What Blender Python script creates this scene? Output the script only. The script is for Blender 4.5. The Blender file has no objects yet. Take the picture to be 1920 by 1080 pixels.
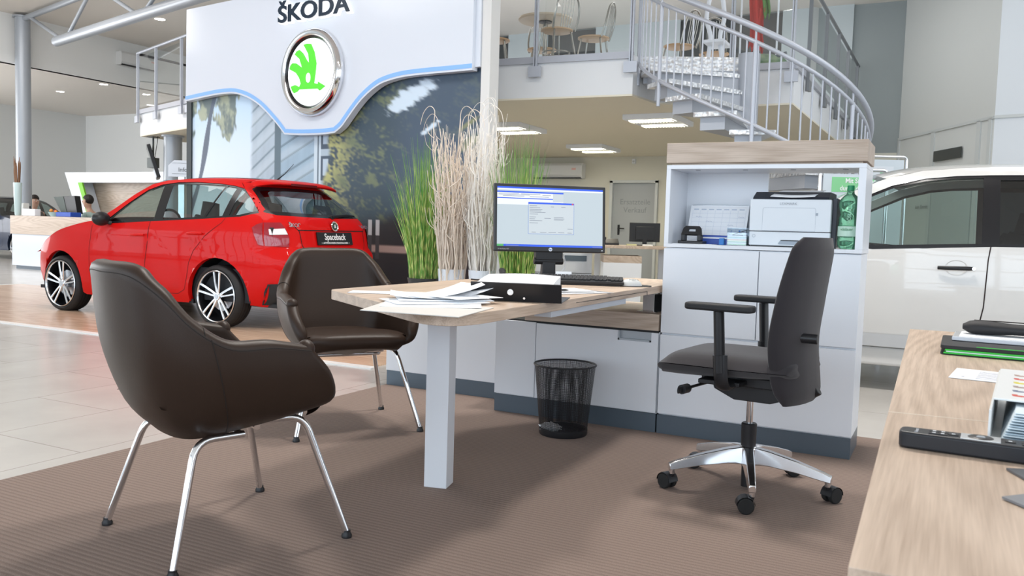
import bpy, bmesh, math, random
import numpy as np
from mathutils import Vector, Matrix, Euler, noise

# ---------------------------------------------------------------- camera, light, exposure
S = bpy.context.scene
COL = S.collection
def camera_matrix(yaw, pitch, roll, loc):
    m = Matrix.Rotation(math.radians(yaw), 4, 'Z') @ Matrix.Rotation(math.radians(90 + pitch), 4, 'X') @ Matrix.Rotation(math.radians(roll), 4, 'Z')
    return Matrix.Translation(loc) @ m
cam_data = bpy.data.cameras.new('camera')
cam = bpy.data.objects.new('camera', cam_data)
COL.objects.link(cam)
cam.matrix_world = camera_matrix(27.306, -3.891, 1.680, (0, 0, 1.0))
cam_data.sensor_width = 36
cam_data.lens = 1590.68 / 1920 * 36
cam_data.clip_start = 0.05
cam_data.dof.use_dof = True
cam_data.dof.focus_distance = 3.6
cam_data.dof.aperture_fstop = 15.0
S.camera = cam

S.view_settings.view_transform = 'Standard'
S.view_settings.look = 'None'
S.view_settings.gamma = 1
S.view_settings.use_curve_mapping = False
S.view_settings.exposure = 0.58

world = bpy.data.worlds.new('daylight')
S.world = world
world.use_nodes = True
bg = world.node_tree.nodes['Background']
bg.inputs[0].default_value = (0.86, 0.93, 1.0, 1)
bg.inputs[1].default_value = 0.8

def area_light(name, loc, target, sx, sy, power, color=(1, 1, 1)):
    l = bpy.data.lights.new(name, 'AREA')
    l.shape = 'RECTANGLE'
    l.size, l.size_y = sx, sy
    l.energy = power
    l.color = color
    o = bpy.data.objects.new(name, l)
    COL.objects.link(o)
    o.location = loc
    d = Vector(target) - Vector(loc)
    o.rotation_euler = d.to_track_quat('-Z', 'Y').to_euler()
    return o
# daylight entering by the glass fronts of the hall: behind the camera and along its right side
area_light('daylight_front', (-7.5, -5.8, 2.6), (-7.5, 6, 5.0), 32, 4.4, 760, (0.70, 0.85, 1.0))
area_light('daylight_side', (7.8, 4.0, 2.6), (0, 5, 2.0), 15, 4.2, 190, (0.80, 0.90, 1.0))
area_light('rooflight_near', (-0.7, 4.3, 4.96), (-1.2, 3.0, 0), .55, .55, 88, (1.0, 0.96, 0.91))
area_light('rooflight_mid', (-2.7, 4.5, 4.96), (-2.3, 3.2, 0), .55, .55, 70, (1.0, 0.96, 0.91))
area_light('fill_car', (-8.0, 5.2, 4.96), (-8.0, 6.0, 0), 5, 2.2, 90, (1.0, 0.97, 0.94))  # added overhead fill above the car, the ceiling has no opening here
area_light('fill_left', (-14.5, 8.0, 4.96), (-15, 9, 0), 4, 4, 190, (1.0, 0.96, 0.92))  # unseen fill lamp added to brighten the far left of the hall
area_light('hall_left_fill', (-22.9, 8.0, 2.2), (-15, 11, 4.6), 9, 3.4, 470, (.95, .97, 1.0))  # fill added in front of the closed left wall, aimed up at the ceiling
area_light('gallery_light', (-5.0, 12.5, 4.9), (-5, 12.5, 0), 8, 3, 90, (.97, .98, 1.0))
area_light('fill_right', (1.5, 9.5, 4.96), (.8, 10.5, 1.0), 4, 3, 85, (.97, .98, 1.0))  # added fill under the ceiling for the far right of the hall

# ---------------------------------------------------------------- helpers
def pin(xs, ys, x):
    "monotone cubic interpolation"
    xs = np.asarray(xs, float); ys = np.asarray(ys, float)
    if x <= xs[0]: return float(ys[0])
    if x >= xs[-1]: return float(ys[-1])
    h = np.diff(xs); d = np.diff(ys) / h
    m = np.zeros(len(xs)); m[0] = d[0]; m[-1] = d[-1]
    for i in range(1, len(xs) - 1):
        m[i] = 0 if d[i - 1] * d[i] <= 0 else 2 * d[i - 1] * d[i] / (d[i - 1] + d[i])
    i = int(np.searchsorted(xs, x)) - 1
    t = (x - xs[i]) / h[i]
    return float((2*t**3 - 3*t*t + 1) * ys[i] + (t**3 - 2*t*t + t) * h[i] * m[i] + (-2*t**3 + 3*t*t) * ys[i+1] + (t**3 - t*t) * h[i] * m[i+1])

class MB:
    def __init__(s): s.v = []; s.f = []; s.m = []
    def add(s, vs, fs, mi=0):
        b = len(s.v); s.v += [tuple(v) for v in vs]
        for f in fs: s.f.append([b + i for i in f]); s.m.append(mi)
        return s
    def box(s, x0, x1, y0, y1, z0, z1, mi=0, M=None):
        vs = [Vector(p) for p in ((x0,y0,z0),(x1,y0,z0),(x1,y1,z0),(x0,y1,z0),(x0,y0,z1),(x1,y0,z1),(x1,y1,z1),(x0,y1,z1))]
        if M: vs = [M @ v for v in vs]
        return s.add(vs, [(0,3,2,1),(4,5,6,7),(0,1,5,4),(1,2,6,5),(2,3,7,6),(3,0,4,7)], mi)
    def tube(s, pts, r, n=10, mi=0, cap=True, closed=False, flat=None):
        pts = [Vector(p) for p in pts]; N = len(pts)
        rs = r if isinstance(r, (list, tuple)) else [r] * N
        rings = []; up = None
        for i, p in enumerate(pts):
            if closed: t = pts[(i+1) % N] - pts[i-1]
            else: t = pts[min(i+1, N-1)] - pts[max(i-1, 0)]
            if t.length < 1e-9: t = Vector((0,0,1))
            t.normalize()
            if up is None:
                up = Vector((0,0,1)) if abs(t.z) < .9 else Vector((1,0,0))
            u = up - t * up.dot(t)
            if u.length < 1e-6: u = t.orthogonal()
            u.normalize(); up = u; w = t.cross(u)
            a, b_ = (1, 1) if flat is None else flat
            rings.append([p + (u * math.sin(2*math.pi*k/n) * a + w * math.cos(2*math.pi*k/n) * b_) * rs[i] for k in range(n)])
        b = len(s.v)
        for R_ in rings: s.v += [tuple(v) for v in R_]
        for i in range(N if closed else N - 1):
            j = (i + 1) % N
            for k in range(n):
                k2 = (k + 1) % n
                s.f.append([b+i*n+k, b+j*n+k, b+j*n+k2, b+i*n+k2]); s.m.append(mi)
        if cap and not closed:
            s.f.append([b + k for k in range(n)]); s.m.append(mi)
            s.f.append([b + (N-1)*n + k for k in range(n)][::-1]); s.m.append(mi)
        return s
    def cyl(s, p0, p1, r0, r1=None, n=24, mi=0, cap=True):
        r1 = r0 if r1 is None else r1
        return s.tube([p0, p1], [r0, r1], n, mi, cap)
    def lathe(s, prof, n=32, mi=0, M=None, arc=2*math.pi):
        "prof: list of (r,z)"
        b = len(s.v); full = abs(arc - 2*math.pi) < 1e-6; c = n if full else n + 1
        for r, z in prof:
            for k in range(c):
                a = arc * k / n; v = Vector((r*math.cos(a), r*math.sin(a), z))
                s.v.append(tuple(M @ v if M else v))
        for i in range(len(prof) - 1):
            for k in range(n):
                k2 = (k + 1) % c
                s.f.append([b+i*c+k, b+i*c+k2, b+(i+1)*c+k2, b+(i+1)*c+k]); s.m.append(mi)
        return s
    def prism(s, poly, z0, z1, mi=0, M=None, f=None):
        "2D polygon extruded along z; f maps (a,b,c) to a point"
        n = len(poly); f = f or (lambda a, b, c: (a, b, c))
        vs = [Vector(f(x, y, z0)) for x, y in poly] + [Vector(f(x, y, z1)) for x, y in poly]
        if M: vs = [M @ v for v in vs]
        return s.add(vs, [tuple(range(n))[::-1], tuple(range(n, 2*n))] + [(i, (i+1) % n, n + (i+1) % n, n + i) for i in range(n)], mi)
    def grid(s, fn, nu, nv, mi=0, mf=None):
        b = len(s.v)
        for j in range(nv + 1):
            for i in range(nu + 1): s.v.append(tuple(fn(i / nu, j / nv)))
        for j in range(nv):
            for i in range(nu):
                s.f.append([b+j*(nu+1)+i, b+j*(nu+1)+i+1, b+(j+1)*(nu+1)+i+1, b+(j+1)*(nu+1)+i])
                s.m.append(mf((i+.5)/nu, (j+.5)/nv) if mf else mi)
        return s
    def ball(s, c, r, n=12, mi=0, sc=(1,1,1)):
        c = Vector(c)
        return s.grid(lambda u, v: c + Vector((r*sc[0]*math.sin(math.pi*v)*math.cos(2*math.pi*u), r*sc[1]*math.sin(math.pi*v)*math.sin(2*math.pi*u), r*sc[2]*math.cos(math.pi*v))), n*2, n, mi)
    def build(s, name, mats, parent=None, smooth=False, bevel=0, seg=2, W=False, solid=0, sub=0, M=None, weld=False, ang=40, off=-1):
        me = bpy.data.meshes.new(name)
        vs = [tuple(M @ Vector(v)) for v in s.v] if M else s.v
        me.from_pydata(vs, [], s.f)
        if not isinstance(mats, (list, tuple)): mats = [mats]
        for m_ in mats: me.materials.append(m_)
        for p, i in zip(me.polygons, s.m): p.material_index = i
        bm = bmesh.new(); bm.from_mesh(me)
        if weld: bmesh.ops.remove_doubles(bm, verts=bm.verts, dist=weld if weld is not True else 1e-4)
        bmesh.ops.recalc_face_normals(bm, faces=bm.faces)
        if smooth:
            for f in bm.faces: f.smooth = True
            for e in bm.edges:
                if len(e.link_faces) == 2 and e.calc_face_angle(0) > math.radians(ang): e.smooth = False
        bm.to_mesh(me); bm.free()
        o = bpy.data.objects.new(name, me); COL.objects.link(o)
        if parent:
            o.parent = parent
            if W: o.matrix_parent_inverse = world_of(parent).inverted()
        if solid:
            md = o.modifiers.new('solid', 'SOLIDIFY'); md.thickness = solid; md.offset = off
        if sub:
            md = o.modifiers.new('sub', 'SUBSURF'); md.levels = sub; md.render_levels = sub
        if bevel:
            md = o.modifiers.new('bevel', 'BEVEL'); md.width = bevel; md.segments = seg; md.limit_method = 'ANGLE'; md.angle_limit = math.radians(35)
            md.harden_normals = False
        return o
def world_of(o):
    m = o.matrix_basis.copy()
    p = o.parent; c = o
    while p: m = p.matrix_basis @ c.matrix_parent_inverse @ m if False else (p.matrix_basis @ m); c = p; p = p.parent
    return m
def tag(o, label=None, cat=None, group=None, kind=None):
    if label: o['label'] = label
    if cat: o['category'] = cat
    if group: o['group'] = group
    if kind: o['kind'] = kind
    return o
def thing(name, label, cat, loc=(0,0,0), rz=0, group=None, kind=None):
    o = bpy.data.objects.new(name, None); COL.objects.link(o)
    o.empty_display_size = .1; o.location = loc; o.rotation_euler = (0, 0, math.radians(rz))
    return tag(o, label, cat, group, kind)
def children(o): return [c for c in bpy.data.objects if c.parent == o]
def copy_tree(o, parent=None):
    c = o.copy(); COL.objects.link(c)
    if parent: c.parent = parent
    for ch in children(o): copy_tree(ch, c)
    return c
def rbox(mb, x0, x1, y0, y1, z0, z1, mi=0, M=None): return mb.box(x0, x1, y0, y1, z0, z1, mi, M)
def text_mesh(name, txt, size, mat, parent, M, extrude=.0005, bold=0, align='CENTER', sx=1, label=None):
    cu = bpy.data.curves.new(name, 'FONT'); cu.body = txt; cu.size = size; cu.extrude = extrude; cu.offset = bold
    cu.align_x = align; cu.align_y = 'CENTER'; cu.resolution_u = 4
    t = bpy.data.objects.new('tmp', cu); COL.objects.link(t)
    dg = bpy.context.evaluated_depsgraph_get()
    me = bpy.data.meshes.new_from_object(t.evaluated_get(dg)); bpy.data.objects.remove(t)
    me.transform(Matrix.Diagonal((sx, 1, 1, 1))); me.transform(M)
    me.materials.clear(); me.materials.append(mat)
    o = bpy.data.objects.new(name, me); COL.objects.link(o)
    if parent: o.parent = parent
    if label: o['label'] = label
    return o
def frame(o, xdir, ydir):
    "matrix with given origin, local x and y directions"
    x = Vector(xdir).normalized(); z = x.cross(Vector(ydir)).normalized(); y = z.cross(x)
    return Matrix(((x.x, y.x, z.x, o[0]), (x.y, y.y, z.y, o[1]), (x.z, y.z, z.z, o[2]), (0, 0, 0, 1)))
def bez(pts, n=8):
    "Catmull-Rom through points"
    P = [Vector(p) for p in pts]; out = []
    for i in range(len(P) - 1):
        a = P[max(i-1, 0)]; b = P[i]; c = P[i+1]; d = P[min(i+2, len(P)-1)]
        for k in range(n):
            t = k / n
            out.append(.5 * ((2*b) + (c-a)*t + (2*a-5*b+4*c-d)*t*t + (-a+3*b-3*c+d)*t**3))
    out.append(P[-1]); return out
def arc_corner(pts, r, n=5):
    "3D polyline with rounded corners"
    P = [Vector(p) for p in pts]; out = [P[0]]
    for i in range(1, len(P) - 1):
        a = (P[i-1] - P[i]); b = (P[i+1] - P[i]); d = min(r, a.length*.49, b.length*.49)
        p0 = P[i] + a.normalized()*d; p1 = P[i] + b.normalized()*d
        for k in range(n + 1):
            t = k / n; out.append((1-t)**2*p0 + 2*t*(1-t)*P[i] + t*t*p1)
    out.append(P[-1]); return out
def round_poly(poly, r, n=6):
    out = []; N = len(poly); rr = r if isinstance(r, (list, tuple)) else [r]*N
    for i in range(N):
        p = Vector(poly[i]); a = Vector(poly[i-1]) - p; b = Vector(poly[(i+1) % N]) - p
        d = min(rr[i], a.length*.49, b.length*.49)
        if d < 1e-6: out.append(tuple(p)); continue
        p0 = p + a.normalized()*d; p1 = p + b.normalized()*d
        for k in range(n + 1):
            t = k / n; q = (1-t)**2*p0 + 2*t*(1-t)*p + t*t*p1; out.append((q.x, q.y))
    return out
def drape(loops, step, fn, axes=(0, 1)):
    "fill 2D loops (outer + holes), cut into a grid, map every (a,b) to 3D with fn; returns (verts, faces)"
    bm = bmesh.new(); es = []
    for lp in loops:
        vs = [bm.verts.new((a, b, 0)) for a, b in lp]
        for i in range(len(vs)): es.append(bm.edges.new((vs[i], vs[(i+1) % len(vs)])))
    bmesh.ops.triangle_fill(bm, use_beauty=True, use_dissolve=False, edges=es)
    xs = [p[0] for lp in loops for p in lp]; ys = [p[1] for lp in loops for p in lp]
    for ax, lo, hi in ((0, min(xs), max(xs)), (1, min(ys), max(ys))):
        st = step if not isinstance(step, tuple) else step[ax]
        c = math.ceil(lo / st) * st
        while c < hi:
            no = (1, 0, 0) if ax == 0 else (0, 1, 0); co = (c, 0, 0) if ax == 0 else (0, c, 0)
            bmesh.ops.bisect_plane(bm, geom=bm.verts[:] + bm.edges[:] + bm.faces[:], dist=1e-6, plane_co=co, plane_no=no)
            c += st
    bm.verts.index_update()
    vs = [fn(v.co.x, v.co.y) for v in bm.verts]; fs = [[v.index for v in f.verts] for f in bm.faces]
    bm.free(); return vs, fs

# ---------------------------------------------------------------- materials
def mat(name, color, rough=.5, metal=0, spec=.5, coat=0, trans=0, emit=None, es=0, alpha=1, ior=1.45, bump=None, sheen=0):
    m = bpy.data.materials.new(name); m.use_nodes = True
    b = m.node_tree.nodes['Principled BSDF']
    b.inputs['Base Color'].default_value = (*color, 1); b.inputs['Roughness'].default_value = rough
    b.inputs['Metallic'].default_value = metal; b.inputs['Specular IOR Level'].default_value = spec
    b.inputs['Coat Weight'].default_value = coat; b.inputs['Coat Roughness'].default_value = .03
    b.inputs['Transmission Weight'].default_value = trans; b.inputs['IOR'].default_value = ior
    b.inputs['Sheen Weight'].default_value = sheen
    if emit: b.inputs['Emission Color'].default_value = (*emit, 1); b.inputs['Emission Strength'].default_value = es
    if alpha < 1: b.inputs['Alpha'].default_value = alpha
    if bump:
        sc, st = bump; nt = m.node_tree
        tc = nt.nodes.new('ShaderNodeTexCoord'); n = nt.nodes.new('ShaderNodeTexNoise'); n.inputs['Scale'].default_value = sc; n.inputs['Detail'].default_value = 3
        bp = nt.nodes.new('ShaderNodeBump'); bp.inputs['Strength'].default_value = st; bp.inputs['Distance'].default_value = .002
        nt.links.new(tc.outputs['Object'], n.inputs['Vector']); nt.links.new(n.outputs[0], bp.inputs['Height']); nt.links.new(bp.outputs[0], b.inputs['Normal'])
    return m
def noisy(m, c1, c2, scale, stretch=(1,1,1), detail=4, lo=.35, hi=.65, distort=0, coord='Object'):
    nt = m.node_tree; b = nt.nodes['Principled BSDF']
    tc = nt.nodes.new('ShaderNodeTexCoord'); mp = nt.nodes.new('ShaderNodeMapping'); mp.inputs['Scale'].default_value = stretch
    n = nt.nodes.new('ShaderNodeTexNoise'); n.inputs['Scale'].default_value = scale; n.inputs['Detail'].default_value = detail; n.inputs['Distortion'].default_value = distort
    cr = nt.nodes.new('ShaderNodeValToRGB'); cr.color_ramp.elements[0].position = lo; cr.color_ramp.elements[1].position = hi
    cr.color_ramp.elements[0].color = (*c1, 1); cr.color_ramp.elements[1].color = (*c2, 1)
    nt.links.new(tc.outputs[coord], mp.inputs[0]); nt.links.new(mp.outputs[0], n.inputs['Vector'])
    nt.links.new(n.outputs[0], cr.inputs[0]); nt.links.new(cr.outputs[0], b.inputs['Base Color'])
    return m
def glassy(name, tint, refl=.9, rough=0.0, fac=1.0):
    "thin sheet glass: tinted see-through with mirror reflection by angle"
    m = bpy.data.materials.new(name); m.use_nodes = True; nt = m.node_tree; nt.nodes.clear()
    o = nt.nodes.new('ShaderNodeOutputMaterial'); t = nt.nodes.new('ShaderNodeBsdfTransparent'); t.inputs[0].default_value = (*tint, 1)
    g = nt.nodes.new('ShaderNodeBsdfGlossy'); g.inputs[0].default_value = (refl, refl, refl, 1); g.inputs[1].default_value = rough
    lw = nt.nodes.new('ShaderNodeLayerWeight'); pw = nt.nodes.new('ShaderNodeMath'); pw.operation = 'POWER'; pw.inputs[1].default_value = 5
    f = nt.nodes.new('ShaderNodeMath'); f.operation = 'MULTIPLY_ADD'; f.inputs[1].default_value = .93; f.inputs[2].default_value = .07
    nt.links.new(lw.outputs['Facing'], pw.inputs[0]); nt.links.new(pw.outputs[0], f.inputs[0])
    mu = nt.nodes.new('ShaderNodeMath'); mu.operation = 'MULTIPLY'; mu.inputs[1].default_value = fac; mu.use_clamp = True
    x = nt.nodes.new('ShaderNodeMixShader')
    nt.links.new(f.outputs[0], mu.inputs[0]); nt.links.new(mu.outputs[0], x.inputs[0]); nt.links.new(t.outputs[0], x.inputs[1]); nt.links.new(g.outputs[0], x.inputs[2]); nt.links.new(x.outputs[0], o.inputs[0])
    return m
def wood(name, c_dark, c_light, axis, scale=1.0):
    "oak look laminate: thin wavering grain lines running along the board plus fine pores"
    m = mat(name, c_light, .42); nt = m.node_tree; b = nt.nodes['Principled BSDF']; L = nt.links.new
    N = lambda t: nt.nodes.new(t)
    tc = N('ShaderNodeTexCoord'); mp = N('ShaderNodeMapping'); st = [1.0, 1.0, 1.0]; st[axis] = .11; mp.inputs['Scale'].default_value = st
    n2 = N('ShaderNodeTexNoise'); n2.inputs['Scale'].default_value = 2.6*scale; n2.inputs['Detail'].default_value = 2.5; n2.inputs['Roughness'].default_value = .45
    mu = N('ShaderNodeMath'); mu.operation = 'MULTIPLY'; mu.inputs[1].default_value = 190
    si = N('ShaderNodeMath'); si.operation = 'SINE'
    mp3 = N('ShaderNodeMapping'); st3 = [1.0, 1.0, 1.0]; st3[axis] = .03; mp3.inputs['Scale'].default_value = st3
    n3 = N('ShaderNodeTexNoise'); n3.inputs['Scale'].default_value = 260*scale; n3.inputs['Detail'].default_value = 2
    n4 = N('ShaderNodeTexNoise'); n4.inputs['Scale'].default_value = 5*scale; n4.inputs['Detail'].default_value = 2
    a1 = N('ShaderNodeMath'); a1.operation = 'MULTIPLY_ADD'; a1.inputs[1].default_value = .085
    a2 = N('ShaderNodeMath'); a2.operation = 'MULTIPLY_ADD'; a2.inputs[1].default_value = .55
    a3 = N('ShaderNodeMath'); a3.operation = 'MULTIPLY_ADD'; a3.inputs[1].default_value = .45; a3.inputs[2].default_value = .02
    cr = N('ShaderNodeValToRGB'); cr.color_ramp.elements[0].position = .30; cr.color_ramp.elements[1].position = .70
    cr.color_ramp.elements[0].color = (*c_dark, 1); cr.color_ramp.elements[1].color = (*c_light, 1)
    L(tc.outputs['Object'], mp.inputs[0]); L(mp.outputs[0], n2.inputs['Vector']); L(n2.outputs[0], mu.inputs[0]); L(mu.outputs[0], si.inputs[0])
    L(tc.outputs['Object'], mp3.inputs[0]); L(mp3.outputs[0], n3.inputs['Vector']); L(mp.outputs[0], n4.inputs['Vector'])
    L(n4.outputs[0], a3.inputs[0]); L(n3.outputs[0], a2.inputs[0]); L(a3.outputs[0], a2.inputs[2]); L(si.outputs[0], a1.inputs[0]); L(a2.outputs[0], a1.inputs[2])
    L(a1.outputs[0], cr.inputs[0]); L(cr.outputs[0], b.inputs['Base Color'])
    return m

# ---------------------------------------------------------------- shared materials
M_white = mat('white_laminate', (.80, .82, .86), .32)
M_white2 = mat('white_panel_gloss', (.70, .74, .81), .16)
M_plinth = mat('grey_plinth', (.105, .135, .165), .35, .3)
M_oakx = wood('oak_along_x', (.40, .30, .225), (.60, .49, .40), 0)
M_oaky = wood('oak_along_y', (.38, .275, .20), (.60, .465, .36), 1)
M_oakedge = wood('oak_edge', (.45, .36, .28), (.66, .56, .46), 0)
M_chrome = mat('chrome', (.80, .81, .83), .07, 1)
M_alu = mat('polished_aluminium', (.78, .79, .81), .16, 1)
M_greymetal = mat('grey_painted_steel', (.46, .48, .53), .38, .3)
M_black = mat('black_plastic', (.014, .014, .016), .38)
M_blackm = mat('black_matt_plastic', (.016, .016, .018), .62)
M_leather = mat('dark_brown_leather', (.032, .0185, .0125), .42, bump=(260, .10), spec=.32)
M_seam = mat('seam_thread', (.016, .011, .009), .7)
M_fabric = mat('charcoal_fabric', (.024, .020, .023), .92, bump=(900, .35), sheen=.25)
M_paper = mat('white_paper', (.90, .91, .93), .75)
M_ink = mat('grey_ink', (.25, .27, .32), .8)
M_wall = mat('white_wall_paint', (.80, .80, .78), .85)
M_wallgrey = mat('grey_green_wall_paint', (.30, .33, .33), .85)
M_cream = mat('cream_soffit_paint', (.74, .69, .57), .85)
M_ceil = mat('ceiling_paint', (.80, .75, .69), .9)
M_steel = mat('brushed_steel', (.55, .56, .58), .3, 1)
M_lamp = mat('lit_downlight', (1, 1, 1), .5, emit=(1.0, .97, .90), es=14)
M_rubber = mat('black_rubber', (.013, .013, .013), .75)
M_clear = glassy('clear_glass', (.93, .97, .97), fac=1.6)
# ---------------------------------------------------------------- the setting
def struct(name, mb, m, **k):
    o = mb.build(name, m, **k); o['kind'] = 'structure'; return o
def tile_mat():
    m = mat('beige_floor_tile', (.62, .57, .52), .22); nt = m.node_tree; b = nt.nodes['Principled BSDF']; L = nt.links.new
    tc = nt.nodes.new('ShaderNodeTexCoord'); mp = nt.nodes.new('ShaderNodeMapping'); mp.inputs['Location'].default_value = (.53, .25, 0); mp.inputs['Rotation'].default_value = (0, 0, math.pi/2)
    br = nt.nodes.new('ShaderNodeTexBrick'); br.offset = .5; br.inputs['Scale'].default_value = 1; br.inputs['Brick Width'].default_value = 1.2; br.inputs['Row Height'].default_value = .6; br.inputs['Mortar Size'].default_value = .0035; br.inputs['Mortar Smooth'].default_value = .1
    br.inputs['Color1'].default_value = (.60, .575, .54, 1); br.inputs['Color2'].default_value = (.575, .55, .515, 1); br.inputs['Mortar'].default_value = (.40, .37, .34, 1)
    n = nt.nodes.new('ShaderNodeTexNoise'); n.inputs['Scale'].default_value = 3; n.inputs['Detail'].default_value = 6
    mx = nt.nodes.new('ShaderNodeMix'); mx.data_type = 'RGBA'; mx.blend_type = 'MULTIPLY'; mx.inputs[0].default_value = .25
    L(tc.outputs['Object'], mp.inputs[0]); L(mp.outputs[0], br.inputs['Vector']); L(tc.outputs['Object'], n.inputs['Vector'])
    L(br.outputs[0], mx.inputs[6]); L(n.outputs[0], mx.inputs[7]); L(mx.outputs[2], b.inputs['Base Color'])
    return m
def carpet_mat():
    m = mat('ribbed_brown_carpet', (.27, .2, .17), .95); nt = m.node_tree; b = nt.nodes['Principled BSDF']; L = nt.links.new
    tc = nt.nodes.new('ShaderNodeTexCoord'); w = nt.nodes.new('ShaderNodeTexWave'); w.bands_direction = 'Y'; w.inputs['Scale'].default_value = 31.4/ .62; w.inputs['Distortion'].default_value = .25; w.inputs['Detail'].default_value = 1; w.inputs['Detail Scale'].default_value = 8
    w.inputs['Scale'].default_value = 14.5
    n = nt.nodes.new('ShaderNodeTexNoise'); n.inputs['Scale'].default_value = 330; n.inputs['Detail'].default_value = 2
    cr = nt.nodes.new('ShaderNodeValToRGB'); cr.color_ramp.elements[0].position = .05; cr.color_ramp.elements[1].position = .55
    cr.color_ramp.elements[0].color = (.195, .142, .118, 1); cr.color_ramp.elements[1].color = (.245, .182, .152, 1)
    mx = nt.nodes.new('ShaderNodeMix'); mx.data_type = 'RGBA'; mx.blend_type = 'OVERLAY'; mx.inputs[0].default_value = .55
    bp = nt.nodes.new('ShaderNodeBump'); bp.inputs['Strength'].default_value = .35; bp.inputs['Distance'].default_value = .003
    L(tc.outputs['Object'], w.inputs['Vector']); L(tc.outputs['Object'], n.inputs['Vector']); L(w.outputs[0], cr.inputs[0]); L(cr.outputs[0], mx.inputs[6]); L(n.outputs[0], mx.inputs[7]); L(mx.outputs[2], b.inputs['Base Color'])
    L(w.outputs[0], bp.inputs['Height']); L(bp.outputs[0], b.inputs['Normal'])
    return m
M_tile = tile_mat(); M_carpet = carpet_mat()
M_podium = wood('podium_wood_floor', (.46, .30, .20), (.74, .53, .38), 0, .5); M_podium.node_tree.nodes['Principled BSDF'].inputs['Roughness'].default_value = .22
struct('floor', MB().box(-26, 9, -6, 20, -.2, 0), M_tile)
tag(MB().box(-3.13, 5.0, -3.0, 4.6, .0, .006).build('carpet', M_carpet), 'ribbed brown carpet laid under the desk and chairs, reaching the beige tiles', 'carpet')
pod = thing('display_floor', 'light wooden display floor with a white border strip under the red car', 'display floor', (-7, 7, 0))
MB().box(-12.0, -3.6, 4.86, 7.7, 0.0, .008).build('wood_floor', M_podium, pod, W=True)
MB().box(-12.04, -3.56, 4.78, 4.86, 0.0, .009).box(-12.08, -12.0, 4.86, 7.7, 0, .009).build('border_strip', mat('white_strip', (.86, .85, .83), .35), pod, W=True)['label'] = 'white border strip'

# outer shell of the hall
struct('ceiling', MB().box(-17, 9, -6, 20, 5.03, 5.15), M_ceil)
struct('ceiling.001', MB().box(-26, -17, -6, 20, 4.05, 4.2), M_ceil)
struct('wall_bulkhead', MB().box(-17.12, -17.0, -6, 20, 4.05, 5.1).box(-17.14, -16.97, -6, 20, 4.05, 4.22), M_wall)
struct('wall_left', MB().box(-23.6, -23.4, -6, 17.2, 0, 4.1), M_wall)
struct('wall_back', MB().box(-23.5, -13.2, 17.0, 17.2, 0, 5.1).box(-13.3, -13.15, 15.9, 17.2, 0, 5.1), M_wall)
M_wallback = mat('pale_yellow_wall_paint', (.66, .64, .55), .85)
struct('wall_back_low', MB().box(-13.3, -6.02, 15.85, 16.0, 0, 2.5).box(-5.11, 9, 15.85, 16.0, 0, 2.5).box(-6.02, -5.11, 15.85, 16.0, 2.01, 2.5), M_wallback)
struct('wall_back_upper', MB().box(-13.3, 9, 15.85, 16.0, 2.5, 5.1), M_wallgrey)
# slanting wall at the right, in panels
def slant(a, b, z0, z1, t=.12):
    a = Vector(a); b = Vector(b); d = (b - a).normalized(); n = Vector((-d.y, d.x)) * t
    return [(a.x, a.y), (b.x, b.y), (b.x + n.x, b.y + n.y), (a.x + n.x, a.y + n.y)]
A0 = Vector((-.905, 15.84)); A1 = Vector((.41, 13.3)); A2 = Vector((2.9, 12.6))
M_wallA = mat('light_grey_wall_panel', (.66, .67, .65), .7); M_wallB = mat('pale_blue_grey_wall_panel', (.72, .75, .78), .7)
struct('wall_right_slanted', MB().prism(slant(A0, A1, 0, 5.1), 0, 5.1), M_wallA)
struct('wall_right', MB().prism(slant(A1, A2, 0, 5.1), 0, 5.1), M_wallB)
dA = (A1 - A0).normalized(); nA = Vector((dA.y, -dA.x))
def onA(s, z, off=.0): p = A0 + dA*s - (-nA)*off; return Vector((p.x, p.y, z))
tr = MB()
def stripA(s0, s1, z0, z1, o0=.0, o1=.02):
    ps = [onA(s0, z0, o0), onA(s1, z0, o0), onA(s1, z1, o0), onA(s0, z1, o0)]; qs = [onA(s0, z0, o1), onA(s1, z0, o1), onA(s1, z1, o1), onA(s0, z1, o1)]
    tr.add(ps + qs, [(0,1,2,3),(7,6,5,4),(0,4,5,1),(1,5,6,2),(2,6,7,3),(3,7,4,0)])
LA = (A1 - A0).length
stripA(0, LA, 2.70, 2.74); stripA(1.15, 1.25, 0, 2.72); stripA(2.45, 2.55, 0, 2.72); stripA(0, .06, 0, 2.72); stripA(.0, 1.9, 2.12, 2.15); stripA(LA-.12, LA-.04, 0, 2.72)
struct('trim_1', tr, mat('wall_trim', (.60, .62, .61), .6))
d_ = A2 - A1; dB = d_.normalized(); nB = Vector((dB.y, -dB.x))
p = [A1 + nB*.0, A2, A2 + nB*.02, A1 + nB*.02]
struct('trim_2', MB().prism([(q.x, q.y) for q in p], 2.70, 2.74), bpy.data.materials['wall_trim'])
# glass front of the hall behind and beside the photographer: mullions only where the daylight comes in
fr = MB()
for x in np.arange(-24, 9.1, 1.65): fr.box(x-.04, x+.04, -5.5, -5.35, 0, 5.0)
for z in (0.05, 1.1, 2.6, 4.1, 4.95): fr.box(-24, 9, -5.5, -5.35, z-.035, z+.035)
struct('window_1', fr, mat('mullion_grey', (.25, .26, .28), .5))
fr = MB()
for y in np.arange(-5.5, 14, 1.65): fr.box(7.35, 7.5, y-.04, y+.04, 0, 5.0)
for z in (.05, 1.1, 2.6, 4.1, 4.95): fr.box(7.35, 7.5, -5.5, 14, z-.035, z+.035)
struct('window_2', fr, bpy.data.materials['mullion_grey'])
# ---------------------------------------------------------------- cabinets
PL = .10
def plinth(mb, x0, x1, y0, y1): mb.box(x0, x1, y0, y1, .006, PL)
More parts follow.
